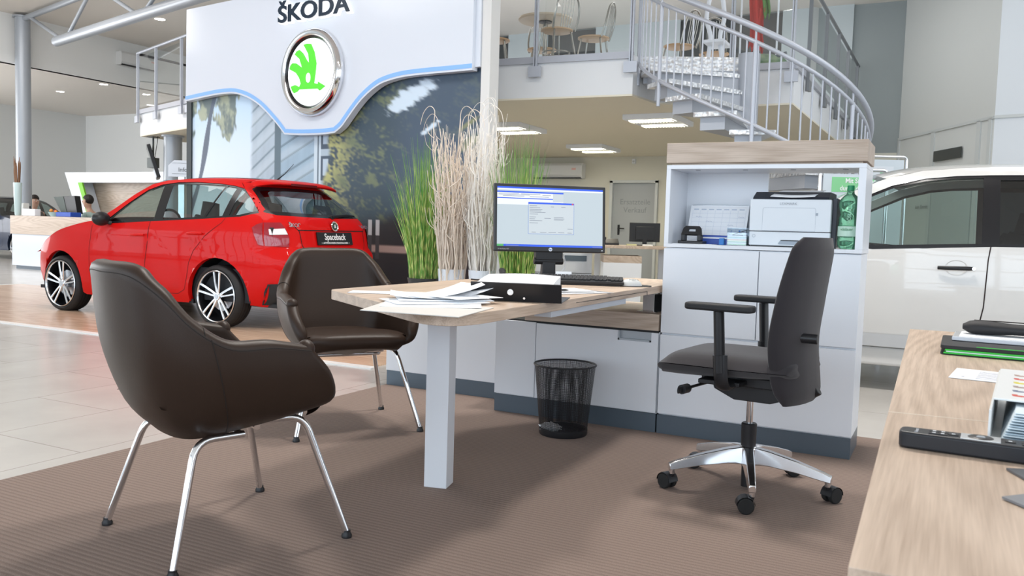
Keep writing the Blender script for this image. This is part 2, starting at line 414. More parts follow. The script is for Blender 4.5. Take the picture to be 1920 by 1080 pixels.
# tall storage cabinet with an open printer shelf
X0, X1, YF, YK = -1.268, -.355, 4.078, 4.40
t = thing('storage_cabinet', 'tall white storage cabinet with oak top and an open shelf holding the printer', 'cabinet', (-.81, 4.24, 0))
b = MB(); b.box(X0+.004, X1-.004, YF+.018, YK, PL, .938)
b.build('body', M_white, t, W=True, bevel=.001)
b = MB(); th = .022
b.box(X0, X1, YF, YK, .94, .958).box(X0, X1, YF, YK, 1.322, 1.342).box(X0, X0+th, YF, YK, .958, 1.322).box(X1-th-.01, X1, YF, YK, .958, 1.322)
b.build('open_shelf', M_white, t, W=True, bevel=.0015)
MB().box(X0+th, -.835, YK-.02, YK, .958, 1.322).build('shelf_back_panel', M_white, t, W=True)
M_cap = mat('grey_cap', (.4, .42, .45), .4)
for x in (-1.13, -.9, -.68, -.45): MB().cyl((x, YF+.07, 1.3195), (x, YF+.07, 1.322), .012, n=12).build('screw_cap', M_cap, t, W=True)
MB().box(X0-.002, X1+.001, YF-.002, YK+.03, 1.352, 1.448).box(X0+.02, X1-.02, YF+.02, YK, 1.342, 1.352).build('cabinet_top', M_oakx, t, W=True, bevel=.0012)
gap = .0022
for nm, xa, xb, za, zb in (('door', X0, -.803, .512, .936), ('door', -.803, X1, .512, .936), ('drawer_front', X0, X1, .106, .506)):
    MB().box(xa+gap, xb-gap, YF, YF+.018, za+gap, zb-gap).build(nm, M_white, t, W=True, bevel=.0012)
MB().box(X0, X1-.004, YF+.004, YK, .006, PL).build('plinth', M_plinth, t, W=True, bevel=.001)

# low cabinet under the desk
lx0, lx1 = -2.197, -1.272
t = thing('low_cabinet', 'low white cabinet with oak lid under the desk, behind the mesh bin', 'cabinet', (-1.74, 4.24, 0))
MB().box(lx0+.003, lx1-.002, YF+.018, YK, PL, .512).build('body', M_white, t, W=True)
MB().box(lx0, -1.955, YF, YF+.018, .106, .512).build('side_filler', M_white, t, W=True, bevel=.001)
b = MB()
hx0, hx1, hz0 = -1.482, -1.318, .466
b.box(-1.951, hx0, YF, YF+.018, .106, .508).box(hx1, lx1-.004, YF, YF+.018, .106, .508).box(hx0, hx1, YF, YF+.018, .106, hz0)
dr = b.build('drawer_front', M_white, t, W=True)
hb = MB(); hb.box(hx0, hx1, YF+.014, YF+.020, hz0, .508).box(hx0-.006, hx0+.002, YF-.003, YF+.02, hz0-.006, .508).box(hx1-.002, hx1+.006, YF-.003, YF+.02, hz0-.006, .508).box(hx0-.006, hx1+.006, YF-.003, YF+.02, hz0-.006, hz0+.003)
o = hb.build('recessed_handle', mat('satin_grey_handle', (.42, .45, .48), .35, .6), dr)
o.parent = dr; o.location = (0, 0, 0)
MB().box(-2.02, lx1-.004, YF-.004, YK+.35, .520, .602).build('oak_lid', M_oakx, t, W=True, bevel=.001)
MB().box(lx0+.01, lx1-.006, YF+.01, YK, .508, .520).build('shadow_gap', M_blackm, t, W=True)
MB().box(lx0, lx1-.003, YF+.003, YK, .006, PL).build('plinth', M_plinth, t, W=True, bevel=.001)

# low white unit that carries the grasses
t = thing('planter_cabinet', 'low white cabinet set back behind the desk that carries the grasses and twigs', 'cabinet', (-2.73, 4.6, 0))
MB().box(-3.125, -2.2, 4.355, 4.85, PL, .585).build('body', M_white, t, W=True, bevel=.001)
MB().box(-3.122, -2.2, 4.358, 4.85, .006, PL).build('plinth', M_plinth, t, W=True, bevel=.001)

# ---------------------------------------------------------------- main desk
t = thing('desk', 'oak desk with a rounded front corner on one white post leg', 'desk', (-1.72, 2.74, 0))
ZT = .747
poly = [(-1.262, 2.03), (-2.165, 2.625), (-2.175, 3.72), (-1.62, 4.66), (-1.285, 4.66)]
pr_ = round_poly(poly, [.26, .05, .03, .03, .02], 10)
MB().prism(pr_, ZT-.036, ZT).build('tabletop', M_oaky, t, W=True, bevel=.0015, smooth=True)
MB().box(-1.762, -1.672, 2.71, 2.80, .006, ZT-.04).box(-1.80, -1.645, 2.66, 2.9, ZT-.046, ZT-.036).build('leg', M_white, t, W=True, bevel=.002, M=Matrix.Translation((-1.72,2.75,0)) @ Matrix.Rotation(math.radians(14),4,'Z') @ Matrix.Translation((1.72,-2.75,0)))
MB().box(-1.36, -1.29, 2.82, 3.62, ZT-.062, ZT-.036).build('cable_tray', mat('light_grey_metal', (.62, .64, .68), .35, .4), t, W=True, bevel=.001)
MB().box(-1.2755, -1.2735, 3.0, 3.86, ZT-.019, ZT-.017).box(-1.2755, -1.2735, 3.86, 3.862, ZT-.036, ZT-.017).build('pull_out_seam', M_blackm, t, W=True, M=Matrix.Translation((.003, 0, 0)))
for x in (-1.36, -1.95): MB().box(x-.03, x+.03, 4.16, 4.22, .603, ZT-.036).box(x-.05, x+.05, 4.13, 4.25, .603, .608).build('support_bracket', M_alu, t, W=True, bevel=.001)

# ---------------------------------------------------------------- sideboard by the camera
t = thing('sideboard_desk', 'oak topped desk running along the right edge of the picture', 'desk', (.35, 1.8, 0))
SZ = .737
def tp(y): return -.100 + (-.060 + .100) * (2.83 - y) / (2.83 - .72)
MB().prism([(tp(1.424), 1.424), (tp(2.828), 2.828), (.9, 2.90), (.9, 1.49)], SZ-.03, SZ).build('tabletop', M_oaky, t, W=True, bevel=.001)
MB().prism([(tp(.722), .722), (tp(1.422), 1.422), (.9, 1.488), (.9, .722)], SZ-.03, SZ).build('tabletop', M_oaky, t, W=True, bevel=.001)
MB().prism([(tp(1.424), 1.4235), (.9, 1.4895), (.9, 1.4915), (tp(1.424), 1.4255)], SZ-.002, SZ+.0003).build('board_seam', mat('pale_seam', (.75,.66,.55), .5), t, W=True)
MB().box(.06, .86, 1.5, 2.78, .1, SZ-.03).box(.06, .86, .78, 1.45, .1, SZ-.03).build('base', M_white, t, W=True)
MB().box(.07, .85, .80, 2.76, .006, .1).build('plinth', M_plinth, t, W=True)

# ---------------------------------------------------------------- visitor chairs
def shell_cols():
    C = [  # bottom, low, mid, top
     [(.200,-.215,.412),(.226,-.278,.450),(.186,-.316,.54),(.122,-.322,.618)],
     [(.10,-.20,.390),(.10,-.28,.432),(.06,-.322,.54),(.005,-.325,.636)],
     [(-.03,-.19,.372),(-.05,-.272,.430),(-.085,-.315,.54),(-.125,-.318,.640)],
     [(-.12,-.18,.360),(-.16,-.255,.430),(-.20,-.292,.56),(-.222,-.290,.700)],
     [(-.165,-.15,.352),(-.225,-.215,.432),(-.275,-.252,.60),(-.293,-.245,.785)],
     [(-.19,-.09,.348),(-.262,-.14,.434),(-.325,-.17,.62),(-.352,-.172,.842)],
     [(-.195,0,.346),(-.275,0,.436),(-.345,0,.63),(-.374,0,.848)]]
    full = C + [[(x, -y, z) for x, y, z in c] for c in C[-2::-1]]
    return full
def make_visitor_chair(name, label):
    t = thing(name, label, 'chair', group=None)
    cols = shell_cols()
    # smooth the control net into a dense grid
    def along(row): return bez([c[row] for c in cols], 6)
    rows = [along(k) for k in range(4)]
    nU = len(rows[0]); grid = []
    for i in range(nU):
        grid.append(bez([rows[k][i] for k in range(4)], 5))
    nV = len(grid[0])
    cen = Vector((-.02, 0, .43))
    def nrm(i, j):
        a = grid[min(i+1, nU-1)][j] - grid[max(i-1, 0)][j]; b_ = grid[i][min(j+1, nV-1)] - grid[i][max(j-1, 0)]
        n = a.cross(b_)
        if n.length < 1e-9: return Vector((0,0,-1))
        return -n.normalized()
    N_ = [[nrm(i, j) for j in range(nV)] for i in range(nU)]
    mb = MB()
    T = lambda i, j: .006 + .022 * min(1, j / (nV - 1) * 2.2)
    for sgn in (0, 1):
        for i in range(nU):
            for j in range(nV):
                p = grid[i][j]
                if sgn: p = p - N_[i][j] * T(i, j) * 2
                mb.v.append(tuple(p))
    o2 = nU * nV
    for i in range(nU - 1):
        for j in range(nV - 1):
            a = i*nV + j
            mb.f.append([a, a+nV, a+nV+1, a+1]); mb.m.append(0)
            mb.f.append([o2+a, o2+a+1, o2+a+nV+1, o2+a+nV]); mb.m.append(0)
    # rounded rim over the top and the two front edges
    def rim(ids):
        base = len(mb.v); K = 5
        for (i, j, outd) in ids:
            a = Vector(mb.v[i*nV+j]); b_ = Vector(mb.v[o2+i*nV+j]); c = (a + b_)/2; r = (a - b_).length/2; u = (a - b_).normalized()
            w = (outd - u*outd.dot(u)).normalized()
            for k in range(K + 1):
                th_ = math.pi*k/K; mb.v.append(tuple(c + u*r*math.cos(th_) + w*r*.8*math.sin(th_)))
        for q in range(len(ids) - 1):
            for k in range(K):
                a = base + q*(K+1) + k; mb.f.append([a, a+K+1, a+K+2, a+1]); mb.m.append(0)
    rim([(i, nV-1, (grid[i][nV-1] - grid[i][nV-2])) for i in range(nU)])
    rim([(0, j, (grid[0][j] - grid[1][j])) for j in range(nV)])
    rim([(nU-1, j, (grid[nU-1][j] - grid[nU-2][j])) for j in range(nV)])
    for i in (0, nU-1):
        a = grid[i][nV-1]; b_ = Vector(mb.v[o2+i*nV+nV-1]); mb.ball((a+b_)/2, (a-b_).length/2*.985, 12)
    mb.build('shell', M_leather, t, smooth=True, weld=.0006, ang=75)
    # under pan closing the shell from below
    bp = MB(); ring = [grid[i][0] for i in range(nU)]
    bp.v += [tuple(p) for p in ring] + [(0.02, 0, .352)]
    for i in range(nU - 1): bp.f.append([i, i+1, len(ring)]); bp.m.append(0)
    bp.f.append([nU-1, 0, len(ring)]); bp.m.append(0)
    bp.build('under_pan', M_leather, t, smooth=True)
    # seat cushion
    def seat(u, v):
        # u across, v front->back over the top and round the nose
        s = (u - .5) * 2
        prof = bez([(.215,0,.398),(.248,0,.412),(.252,0,.448),(.225,0,.474),(.10,0,.480),(-.05,0,.470),(-.20,0,.462),(-.27,0,.470)], 4)
        q = v*(len(prof)-1); i = min(int(q), len(prof)-2); p = prof[i].lerp(prof[i+1], q-i)
        wf = .262 - .075*max(0, -p.x/.27)**1.3 if p.x < 0 else .262 - .022*max(0, (p.x-.12)/.13) - .05*max(0, (.45-p.z)/.05)*(1 if p.x > .15 else 0)
        e = abs(s)**6
        return (p.x - .035*e*(1 if p.x > .2 else 0), s*wf, p.z - .012*e + .006*(1-s*s)*(1 if p.x > 0 else .3))
    MB().grid(seat, 24, 30).build('seat', M_leather, t, smooth=True)
    # stitched seams
    outer = [grid[i][nV-1] + N_[i][nV-1]*.0008 - (grid[i][nV-1]-grid[i][nV-2]).normalized()*.006 for i in range(nU)]
    sm = MB(); sm.tube(outer, .0013, 5)
    for i in (2*6+3, nU-1-(2*6+3)):
        sm.tube([grid[i][j] + N_[i][j]*.0006 for j in range(nV)], .0014, 5)
    for i in (2*6+4, nU-1-(2*6+4)):
        a = grid[i][nV-1]; u = N_[i][nV-1]
        up_ = (grid[i][nV-1]-grid[i][nV-2]).normalized()
        sm.tube([a - u*T(i,nV-1)*(1 - math.cos(k/8*math.pi)) + up_*(T(i,nV-1)*.8*math.sin(k/8*math.pi) + .0008) for k in range(9)], .0013, 5)
    sm.build('seam', M_seam, t)
    # chromed tube legs with glides
    for sy in (-1, 1):
        for fx, fy, tx, ty, cx in ((.272, .300, .165, .205, .02), (-.272, .275, -.175, .195, -.02)):
            zt = .392 if fx > 0 else .356
            pts = arc_corner([(cx, sy*(ty-.02), zt-.004), (tx, sy*ty, zt), (fx, sy*fy, .012)], .055, 6)
            leg = MB().tube(pts, .0112, 12).build('leg', M_chrome, t, smooth=True)
            MB().lathe([(0, 0), (.0165, 0), (.017, .008), (.0125, .016), (.0125, .024), (0, .024)], 16, M=Matrix.Translation((fx, sy*fy, 0))).build('glide', M_black, leg, smooth=True)
    MB().tube([(.02,-.186,.372),(.02,.186,.372)], .0105, 10).tube([(-.02,-.176,.35),(-.02,.176,.35)], .0105, 10).build('crossbar', M_chrome, t, smooth=True)
    return t
vc = make_visitor_chair('visitor_chair', 'dark brown leather visitor chair nearest the camera, seen from behind its backrest')
vc['group'] = 'visitor chairs at the desk'
vc.location = (-2.04, 1.97, .006); vc.rotation_euler.z = math.radians(70.2)
v2 = copy_tree(vc); v2['label'] = 'dark brown leather visitor chair at the far side of the desk, facing the camera'
v2.location = (-2.655, 3.357, .006); v2.rotation_euler.z = math.radians(-36.3)

# ---------------------------------------------------------------- office swivel chair
t = thing('office_chair', 'charcoal office swivel chair with armrests on a polished five-star base', 'chair', (-.67, 3.37, .006), 174)
b = MB()
def seat2(u, v):
    s = (u-.5)*2
    prof = bez([(.27,0,.452),(.310,0,.462),(.318,0,.482),(.295,0,.512),(.24,0,.545),(.08,0,.552),(-.10,0,.550),(-.20,0,.548),(-.215,0,.52),(-.20,0,.478),(0,0,.462),(.2,0,.452),(.30,0,.452)], 4)
    q = v*(len(prof)-1); i = min(int(q), len(prof)-2); p = prof[i].lerp(prof[i+1], q-i)
    r = abs(s)**7
    return (p.x*(1-.10*r) , s*(.245 - .02*max(0, -p.x/.2)), .503 + (p.z-.503)*(1-.97*r))
o = MB().grid(seat2, 22, 48).build('seat', M_fabric, t, smooth=True, weld=.0005)
b = MB()   # end caps of the cushion are closed by a thin side strip
def backp(u, v):
    # closed cross-section around, v up
    z = .385 + .615*v; a = 2*math.pi*u
    w = .225 - .018*abs(v-.5)**2*4 - .03*max(0, (v-.93)/.07)**2 - .012*max(0, (.06-v)/.06)
    cx = -.215 - .028*v - .03*math.sin(v*math.pi)*-1 - .045*v*v
    cx = pin([0,.15,.35,.6,1], [-.225,-.205,-.195,-.212,-.255], v)
    tk = pin([0,.05,.15,.5,.9,1], [.012,.034,.042,.040,.030,.012], v)
    ca, sa = math.cos(a), math.sin(a)
    sgn = lambda q: (1 if q >= 0 else -1)
    y = w*sgn(sa)*abs(sa)**.45; x = tk*sgn(ca)*abs(ca)**.6
    return (cx + x + .055*(y/.22)**2, y, z)
bk = MB().grid(backp, 44, 30); n0 = len(bk.v)
bk.f.append([30*45+i for i in range(44)]); bk.m.append(0); bk.f.append([i for i in range(44)]); bk.m.append(0)
bo = bk.build('backrest', M_fabric, t, smooth=True, weld=.0005)
MB().box(-.236,-.20,-.25,-.2495,.45,.47).build('maker_tag', mat('grey_cloth_tag', (.30,.31,.33), .8), bo, M=Matrix.Translation((.035,.0235,.005)))
b = MB(); b.tube([(-.272,.12,.632),(-.20,.12,.632)], .018, 14)
b.build('back_bracket', M_black, t, smooth=True, bevel=.002)
b = MB(); b.box(-.16,.16,-.12,.12,.425,.462).prism([(-.17,.43),(.13,.43),(.12,.40),(.04,.365),(-.10,.365),(-.2,.40)], -.085, .085, f=lambda a,b_,c:(a,c,b_)).tube([(-.12,0,.40),(-.22,0,.405),(-.255,0,.43)], .022, 12).box(-.02,.14,-.21,.21,.435,.452)
b.build('mechanism', M_black, t, smooth=True, bevel=.003)
MB().tube([(.13,.06,.425),(.155,.20,.42),(.165,.27,.418)], .006, 8).tube([(.163,.255,.418),(.168,.30,.418)], .018, 12).tube([(.166,.30,.418),(.17,.33,.418)], .012, 10, flat=(1,.3)).build('lever', M_black, t, smooth=True)
for sy in (1, -1):
    b = MB()
    pts = bez([(.02,sy*.19,.444),(.025,sy*.245,.440),(.03,sy*.268,.47),(.035,sy*.270,.56)], 5)
    b.tube(pts, .026, 12, flat=(.6,1.1))
    b.tube([(.035,sy*.270,.50),(.048,sy*.272,.72)], .029, 14, flat=(.62,1.05))
    b.tube([(.035,sy*.270,.495),(.040,sy*.271,.56)], .034, 14, flat=(.62,1.05))
    am = b.build('armrest', M_black, t, smooth=True)
    pad = round_poly([(-.085,-.042),(.175,-.038),(.175,.038),(-.085,.042)], .035, 6)
    MB().prism(pad, 0, .026, M=Matrix.Translation((0,sy*.275,.722))).build('arm_pad', M_blackm, am, bevel=.008, seg=3, smooth=True)
MB().cyl((0,0,.20),(0,0,.37),.0135,n=20).build('gas_lift', M_chrome, t, smooth=True)
MB().lathe([(0,.012),(.022,.012),(.022,.13),(.028,.13),(.030,.262),(.026,.266),(0,.266)], 24).build('column_sleeve', M_black, t, smooth=True)
base = MB(); ends = []
cl = [(-.937,3.103),(-.341,3.341),(-.567,2.993),(-.955,3.611),(-.574,3.686)]
a0 = math.degrees(math.atan2(2.993-3.37, -.567+.67)) - 174
for k in range(5):
    a = math.radians(a0 + 72*k); d = 1.06*Vector((math.cos(a), math.sin(a), 0)); w = Vector((-d.y, d.x, 0)).normalized()
    secs = []
    for r, hw, zt_, zb in ((.028,.026,.172,.105),(.08,.022,.165,.108),(.18,.019,.142,.098),(.27,.016,.115,.082),(.300,.015,.104,.078)):
        secs.append([d*r + w*hw*.75 + Vector((0,0,zt_)), d*r - w*hw*.75 + Vector((0,0,zt_)), d*r - w*hw + Vector((0,0,zb)), d*r + w*hw + Vector((0,0,zb))])
    vs = [p for s_ in secs for p in s_]; fs = []
    for i in range(len(secs)-1):
        for q in range(4): fs.append((i*4+q, i*4+(q+1)%4, (i+1)*4+(q+1)%4, (i+1)*4+q))
    fs += [(3,2,1,0), tuple(range(len(vs)-4, len(vs)))]
    base.add(vs, fs); base.cyl(d*.288 + Vector((0,0,.06)), d*.288 + Vector((0,0,.10)), .012, n=12); ends.append(d*.288)
base.lathe([(0,.10),(.034,.10),(.038,.12),(.038,.168),(.032,.175),(0,.175)], 24)
sb = base.build('star_base', M_alu, t, bevel=.003, smooth=True)
for k, e in enumerate(ends):
    ca = math.radians([205, 60, 35, 190, 160][k] - 0)
    fw = Vector((math.cos(ca), math.sin(ca), 0)); ax = Vector((-fw.y, fw.x, 0)); c = e - fw*.022 + Vector((0,0,.030))
    w_ = MB()
    for s in (-1, 1): w_.cyl(c + ax*s*.008, c + ax*s*.026, .030, n=20)
    cs = w_.build('caster', M_rubber, sb, smooth=True, bevel=.004)
    h = MB(); h.cyl(c - ax*.008, c + ax*.008, .020, n=16)
    hood = [(c + Vector((0,0,0)) + fw*math.cos(q)*.034 + Vector((0,0,math.sin(q)*.034))) for q in [math.pi*i/8 for i in range(9)]]
    vs = [p + ax*s*.025 for p in hood for s in (-1,1)]; h.add(vs, [(2*i,2*i+1,2*i+3,2*i+2) for i in range(8)])
    h.tube([c + fw*.012, e + Vector((0,0,.062))], .010, 10)
    h.build('caster_hood', M_black, sb, smooth=True)
# maker sure of orientation: feet stand on the carpet

# ---------------------------------------------------------------- mesh waste bin
t = thing('waste_bin', 'black wire mesh waste bin on the carpet in front of the low cabinet', 'bin', (-1.655, 3.80, .006))
def mesh_mat():
    m = bpy.data.materials.new('black_wire_mesh'); m.use_nodes = True; nt = m.node_tree; b_ = nt.nodes['Principled BSDF']
    b_.inputs['Base Color'].default_value = (.01,.01,.012,1); b_.inputs['Roughness'].default_value = .4; b_.inputs['Metallic'].default_value = .3
    L = nt.links.new; uv = nt.nodes.new('ShaderNodeUVMap'); uv.uv_map = 'UVMap'
    sp = nt.nodes.new('ShaderNodeSeparateXYZ'); L(uv.outputs[0], sp.inputs[0]); outs = []
    for i, k in ((0, 150), (1, 62)):
        mu = nt.nodes.new('ShaderNodeMath'); mu.operation = 'MULTIPLY'; mu.inputs[1].default_value = k
        fr_ = nt.nodes.new('ShaderNodeMath'); fr_.operation = 'FRACT'; gt = nt.nodes.new('ShaderNodeMath'); gt.operation = 'LESS_THAN'; gt.inputs[1].default_value = .42
        L(sp.outputs[i], mu.inputs[0]); L(mu.outputs[0], fr_.inputs[0]); L(fr_.outputs[0], gt.inputs[0]); outs.append(gt)
    mx = nt.nodes.new('ShaderNodeMath'); mx.operation = 'MAXIMUM'; L(outs[0].outputs[0], mx.inputs[0]); L(outs[1].outputs[0], mx.inputs[1]); L(mx.outputs[0], b_.inputs['Alpha'])
    return m
def bin_wall():
    n = 64; rb, rt, h = .118, .150, .345; vs = []; fs = []; uvs = []
    for j, (r, z) in enumerate(((rb, .03), (rt, h))):
        for k in range(n + 1): a = 2*math.pi*k/n; vs.append((r*math.cos(a), r*math.sin(a), z)); uvs.append((k/n, j))
    for k in range(n): fs.append((k, k+1, n+2+k, n+1+k))
    me = bpy.data.meshes.new('mesh_wall'); me.from_pydata(vs, [], fs); uvl = me.uv_layers.new(name='UVMap')
    for lp in me.loops: uvl.data[lp.index].uv = uvs[lp.vertex_index]
    for p in me.polygons: p.use_smooth = True
    me.materials.append(mesh_mat()); o = bpy.data.objects.new('mesh_wall', me); COL.objects.link(o); o.parent = t; return o
bin_wall()
MB().lathe([(0,0),(.116,0),(.119,.006),(.120,.032),(.112,.032),(.112,.01),(0,.01)], 48).build('base_ring', M_black, t, smooth=True)
MB().tube([(.151*math.cos(a), .151*math.sin(a), .345) for a in [2*math.pi*k/48 for k in range(48)]], .005, 10, closed=True).build('rim', M_black, t, smooth=True)
random.seed(4)
cr_ = MB().ball((0,0,0), .045, 9, sc=(1.2,.8,.45)); cr_.v = [tuple(Vector(v)*(1+random.uniform(-.25,.25))) for v in cr_.v]
tag(cr_.build('crumpled_paper', M_paper, weld=.003), 'crumpled white paper lying in the mesh bin', 'paper').location = (-1.70, 3.74, .045)
# ---------------------------------------------------------------- cars
M_red = mat('red_car_paint', (.60, .005, .004), .5, 0, .08, coat=.26)
M_whitecar = mat('white_car_paint', (.64, .63, .61), .28, 0, .5, coat=1)
M_navy = mat('dark_blue_car_paint', (.02, .03, .06), .35, 0, .3, coat=.4)
M_carglass = glassy('tinted_car_glass', (.62, .72, .70), fac=1.1)
M_darkglass = glassy('dark_privacy_glass', (.12, .14, .14), fac=1.0)
M_trim = mat('black_gloss_trim', (.012, .012, .014), .18)
M_seatc = mat('dark_seat_cloth', (.03, .032, .036), .85)
M_gap = mat('panel_gap', (.015, .005, .005), .8)
M_tyre = mat('tyre_rubber', (.014, .014, .015), .6)

def make_wheel(parent, loc, R_, rim_r, width, flip, spokes, style):
    "axis along y; outer face looks to -y (flip=1) or +y (-1)"
    M = Matrix.Translation(loc) @ Matrix.Rotation(math.radians(90) * flip, 4, 'X')
    w = width / 2
    prof = [(rim_r, -w), (rim_r+.02, -w-.004), (R_-.035, -w+.0), (R_-.010, -w+.018), (R_, -w+.045), (R_, w-.045), (R_-.010, w-.018), (R_-.035, w), (rim_r, w-.01)]
    ty = MB().lathe(prof, 56, M=M)
    # tread grooves
    o = ty.build('wheel', M_tyre, parent, smooth=True); o['label'] = 'black tyre with its alloy rim'
    g = MB()
    for k in range(3): g.lathe([(R_+.0008, -.035+.035*k-.004), (R_+.0012, -.035+.035*k+.004)], 56, M=M)
    g.build('tread_groove', M_gap, o)
    MB().lathe([(rim_r+.004, w+.001), (rim_r-.004, w-.004), (rim_r-.012, w-.03), (rim_r-.016, -w+.03), (rim_r-.05, -w+.05)], 56, M=M).lathe([(rim_r-.016, -w+.06), (0, -w+.07)], 40, M=M).build('rim_barrel', M_trim, o, smooth=True)
    MB().lathe([(rim_r+.005, w-.001), (rim_r-.001, w+.004), (rim_r-.007, w-.002), (rim_r-.009, w-.02)], 56, M=M).build('rim_edge', M_alu, o, smooth=True)
    MB().lathe([(.0, w-.085), (.14, w-.085), (.14, w-.10), (0, w-.10)], 32, M=M).build('brake_disc', M_steel, o, smooth=True)
    sp = MB()
    for k in range(spokes):
        a = 2*math.pi*k/spokes + style
        for s in (-1, 1):
            def P(r, off, z): return Vector((r*math.cos(a) - off*math.sin(a), r*math.sin(a) + off*math.cos(a), z))
            st = []
            for r, of, hw, z in ((.03, .006, .014, w-.022), (.08, .018, .011, w-.018), (rim_r*.62, .027, .011, w-.012), (rim_r-.006, .036, .0135, w-.006)):
                c = s*of
                st.append([P(r, c-hw, z-.006), P(r, c-hw*.6, z), P(r, c+hw*.6, z), P(r, c+hw, z-.006), P(r, c+hw*.8, z-.03), P(r, c-hw*.8, z-.03)])
            vs = [M @ p for q in st for p in q]; n = 6
            sp.add(vs, [(i*n+q, i*n+(q+1)%n, (i+1)*n+(q+1)%n, (i+1)*n+q) for i in range(3) for q in range(n)])
    sp.lathe([(.0, w-.012), (.034, w-.012), (.040, w-.020), (.040, w-.05)], 24, M=M)
    sp.build('rim_spokes', M_alu, o, smooth=True, ang=30)
    MB().lathe([(0, w-.009), (.022, w-.009), (.026, w-.014)], 20, M=M).build('hub_cap', M_steel, o, smooth=True)
    return o

class Shell:
    def __init__(s, zW, W, zB, XF, XR, xm, n=5.0):
        s.zW, s.W_, s.zB, s.XF_, s.XR_, s.xm, s.n = zW, W, zB, XF, XR, xm, n
    def W(s, z): return pin(s.zW, s.W_, z)
    def XF(s, z): return pin(s.zB, s.XF_, z)
    def XR(s, z): return pin(s.zB, s.XR_, z)
    def u(s, x, z): return (x - s.xm)/(s.XR(z) - s.xm) if x > s.xm else (s.xm - x)/(s.xm - s.XF(z))
    def side(s, x, z, sg=-1, off=0):
        u = min(s.u(x, z), .985)
        return Vector((x, sg*(s.W(z)*(1 - u**s.n)**(1/s.n) + off), z))
    def rear(s, y, z, off=0):
        v = min(abs(y)/s.W(z), .985)
        return Vector((s.xm + (s.XR(z)-s.xm)*(1 - v**s.n)**(1/s.n) + off, y, z))
    def front(s, y, z, off=0):
        v = min(abs(y)/s.W(z), .985)
        return Vector((s.xm - (s.xm-s.XF(z))*(1 - v**s.n)**(1/s.n) - off, y, z))
    def cx(s, z): return s.xm + (s.XR(z)-s.xm)*.5**(1/s.n)      # side/rear seam
    def cxf(s, z): return s.xm - (s.xm-s.XF(z))*.5**(1/s.n)
    def cy(s, z): return s.W(z)*.5**(1/s.n)

def arch(cx, cz, r, z0, n=16):
    a0 = math.asin((z0-cz)/r); return [(cx + r*math.cos(math.pi - a0 - (math.pi-2*a0)*k/n), cz + r*math.sin(math.pi - a0 - (math.pi-2*a0)*k/n)) for k in range(n+1)]

def strip_line(mb, fn, pts, hw, mi=0):
    "a thin flush band following a surface; pts in 2D surface coordinates"
    for (a, b) in zip(pts[:-1], pts[1:]):
        a = Vector(a); b = Vector(b); d = b - a; n = Vector((-d.y, d.x)).normalized()*hw; K = max(2, int(d.length/.05))
        vs = []
        for k in range(K+1):
            p = a + d*(k/K); vs += [fn(*(p+n)), fn(*(p-n))]
        mb.add(vs, [(2*k, 2*k+1, 2*k+3, 2*k+2) for k in range(K)], mi)

# ---- the red hatchback (front to -x); built around its own middle, y=-.85 is the side to the camera
RX, RY = -7.2, 6.62
sh = Shell([.18,.30,.45,.60,.74,.80,.86,.94,1.0,1.08,1.20,1.30,1.38,1.42],
           [.800,.835,.848,.852,.850,.846,.850,.838,.818,.785,.728,.680,.628,.560],
           [.18,.30,.45,.60,.70,.76,.84,.92,.99,1.04,1.12,1.22,1.32,1.42],
           [-9.02,-9.06,-9.10,-9.09,-9.06,-9.03,-9.02,-9.02,-9.02,-9.02,-9.02,-9.02,-9.02,-9.02],
           [-5.47,-5.37,-5.315,-5.30,-5.31,-5.365,-5.385,-5.40,-5.415,-5.455,-5.55,-5.68,-5.83,-5.98], -7.2)
car = thing('hatchback_car', 'shiny red five-door hatchback standing on the wooden display floor', 'car', (RX, RY, 0))
L_ = lambda v: Vector((v.x - RX, v.y, v.z))
FA, RA, AZ = -8.39, -6.12, .298
FA_R, RA_R = .352, .365
belt = [(-7.69,.945),(-7.40,.962),(-7.07,.982),(-6.50,1.012),(-6.10,1.038),(-5.90,1.052),(-5.72,1.095)]
dlo = belt + [(-5.705,1.125),(-5.86,1.245),(-6.02,1.325),(-6.12,1.348),(-6.30,1.368),(-6.60,1.381),(-6.85,1.378),(-7.05,1.355),(-7.22,1.30),(-7.42,1.17),(-7.60,1.03),(-7.69,.965)]
rail_t = [(-6.0,1.415),(-6.3,1.418),(-6.75,1.415),(-7.02,1.400),(-7.2,1.355),(-7.4,1.245),(-7.6,1.105),(-7.80,.985)]
hood = [(-8.0,.955),(-8.2,.915),(-8.4,.868),(-8.6,.80),(-8.78,.715),(-8.88,.64)]
zs = [.22,.30,.40,.50,.60,.70,.76,.84,.92,.99,1.04,1.12,1.22,1.32,1.38]
rear_edge = [(sh.cx(z), z) for z in zs] + [(-6.0, 1.402)]
front_edge = [(sh.cxf(z), z) for z in (.60,.5,.4,.3,.22)]
bottom = arch(FA, AZ, FA_R, .225) + [(-8.0,.205),(-7.2,.205),(-6.5,.215)] + arch(RA, AZ, RA_R, .235)
body_out = rear_edge + rail_t + hood + front_edge + bottom
paint = MB()
for sg in (-1, 1):
    vs, fs = drape([body_out, dlo], .07, lambda x, z: L_(sh.side(x, z, sg)))
    paint.add(vs, fs)
SHR = lambda v: Vector((v.x*.985, v.y*.955, v.z - .012*(v.z > 1.3)))
ln_ = MB()
for sg in (-1, 1):
    vs, fs = drape([body_out, dlo], .12, lambda x, z: SHR(L_(sh.side(x, z, sg)))); ln_.add(vs, fs)
INNER = ln_
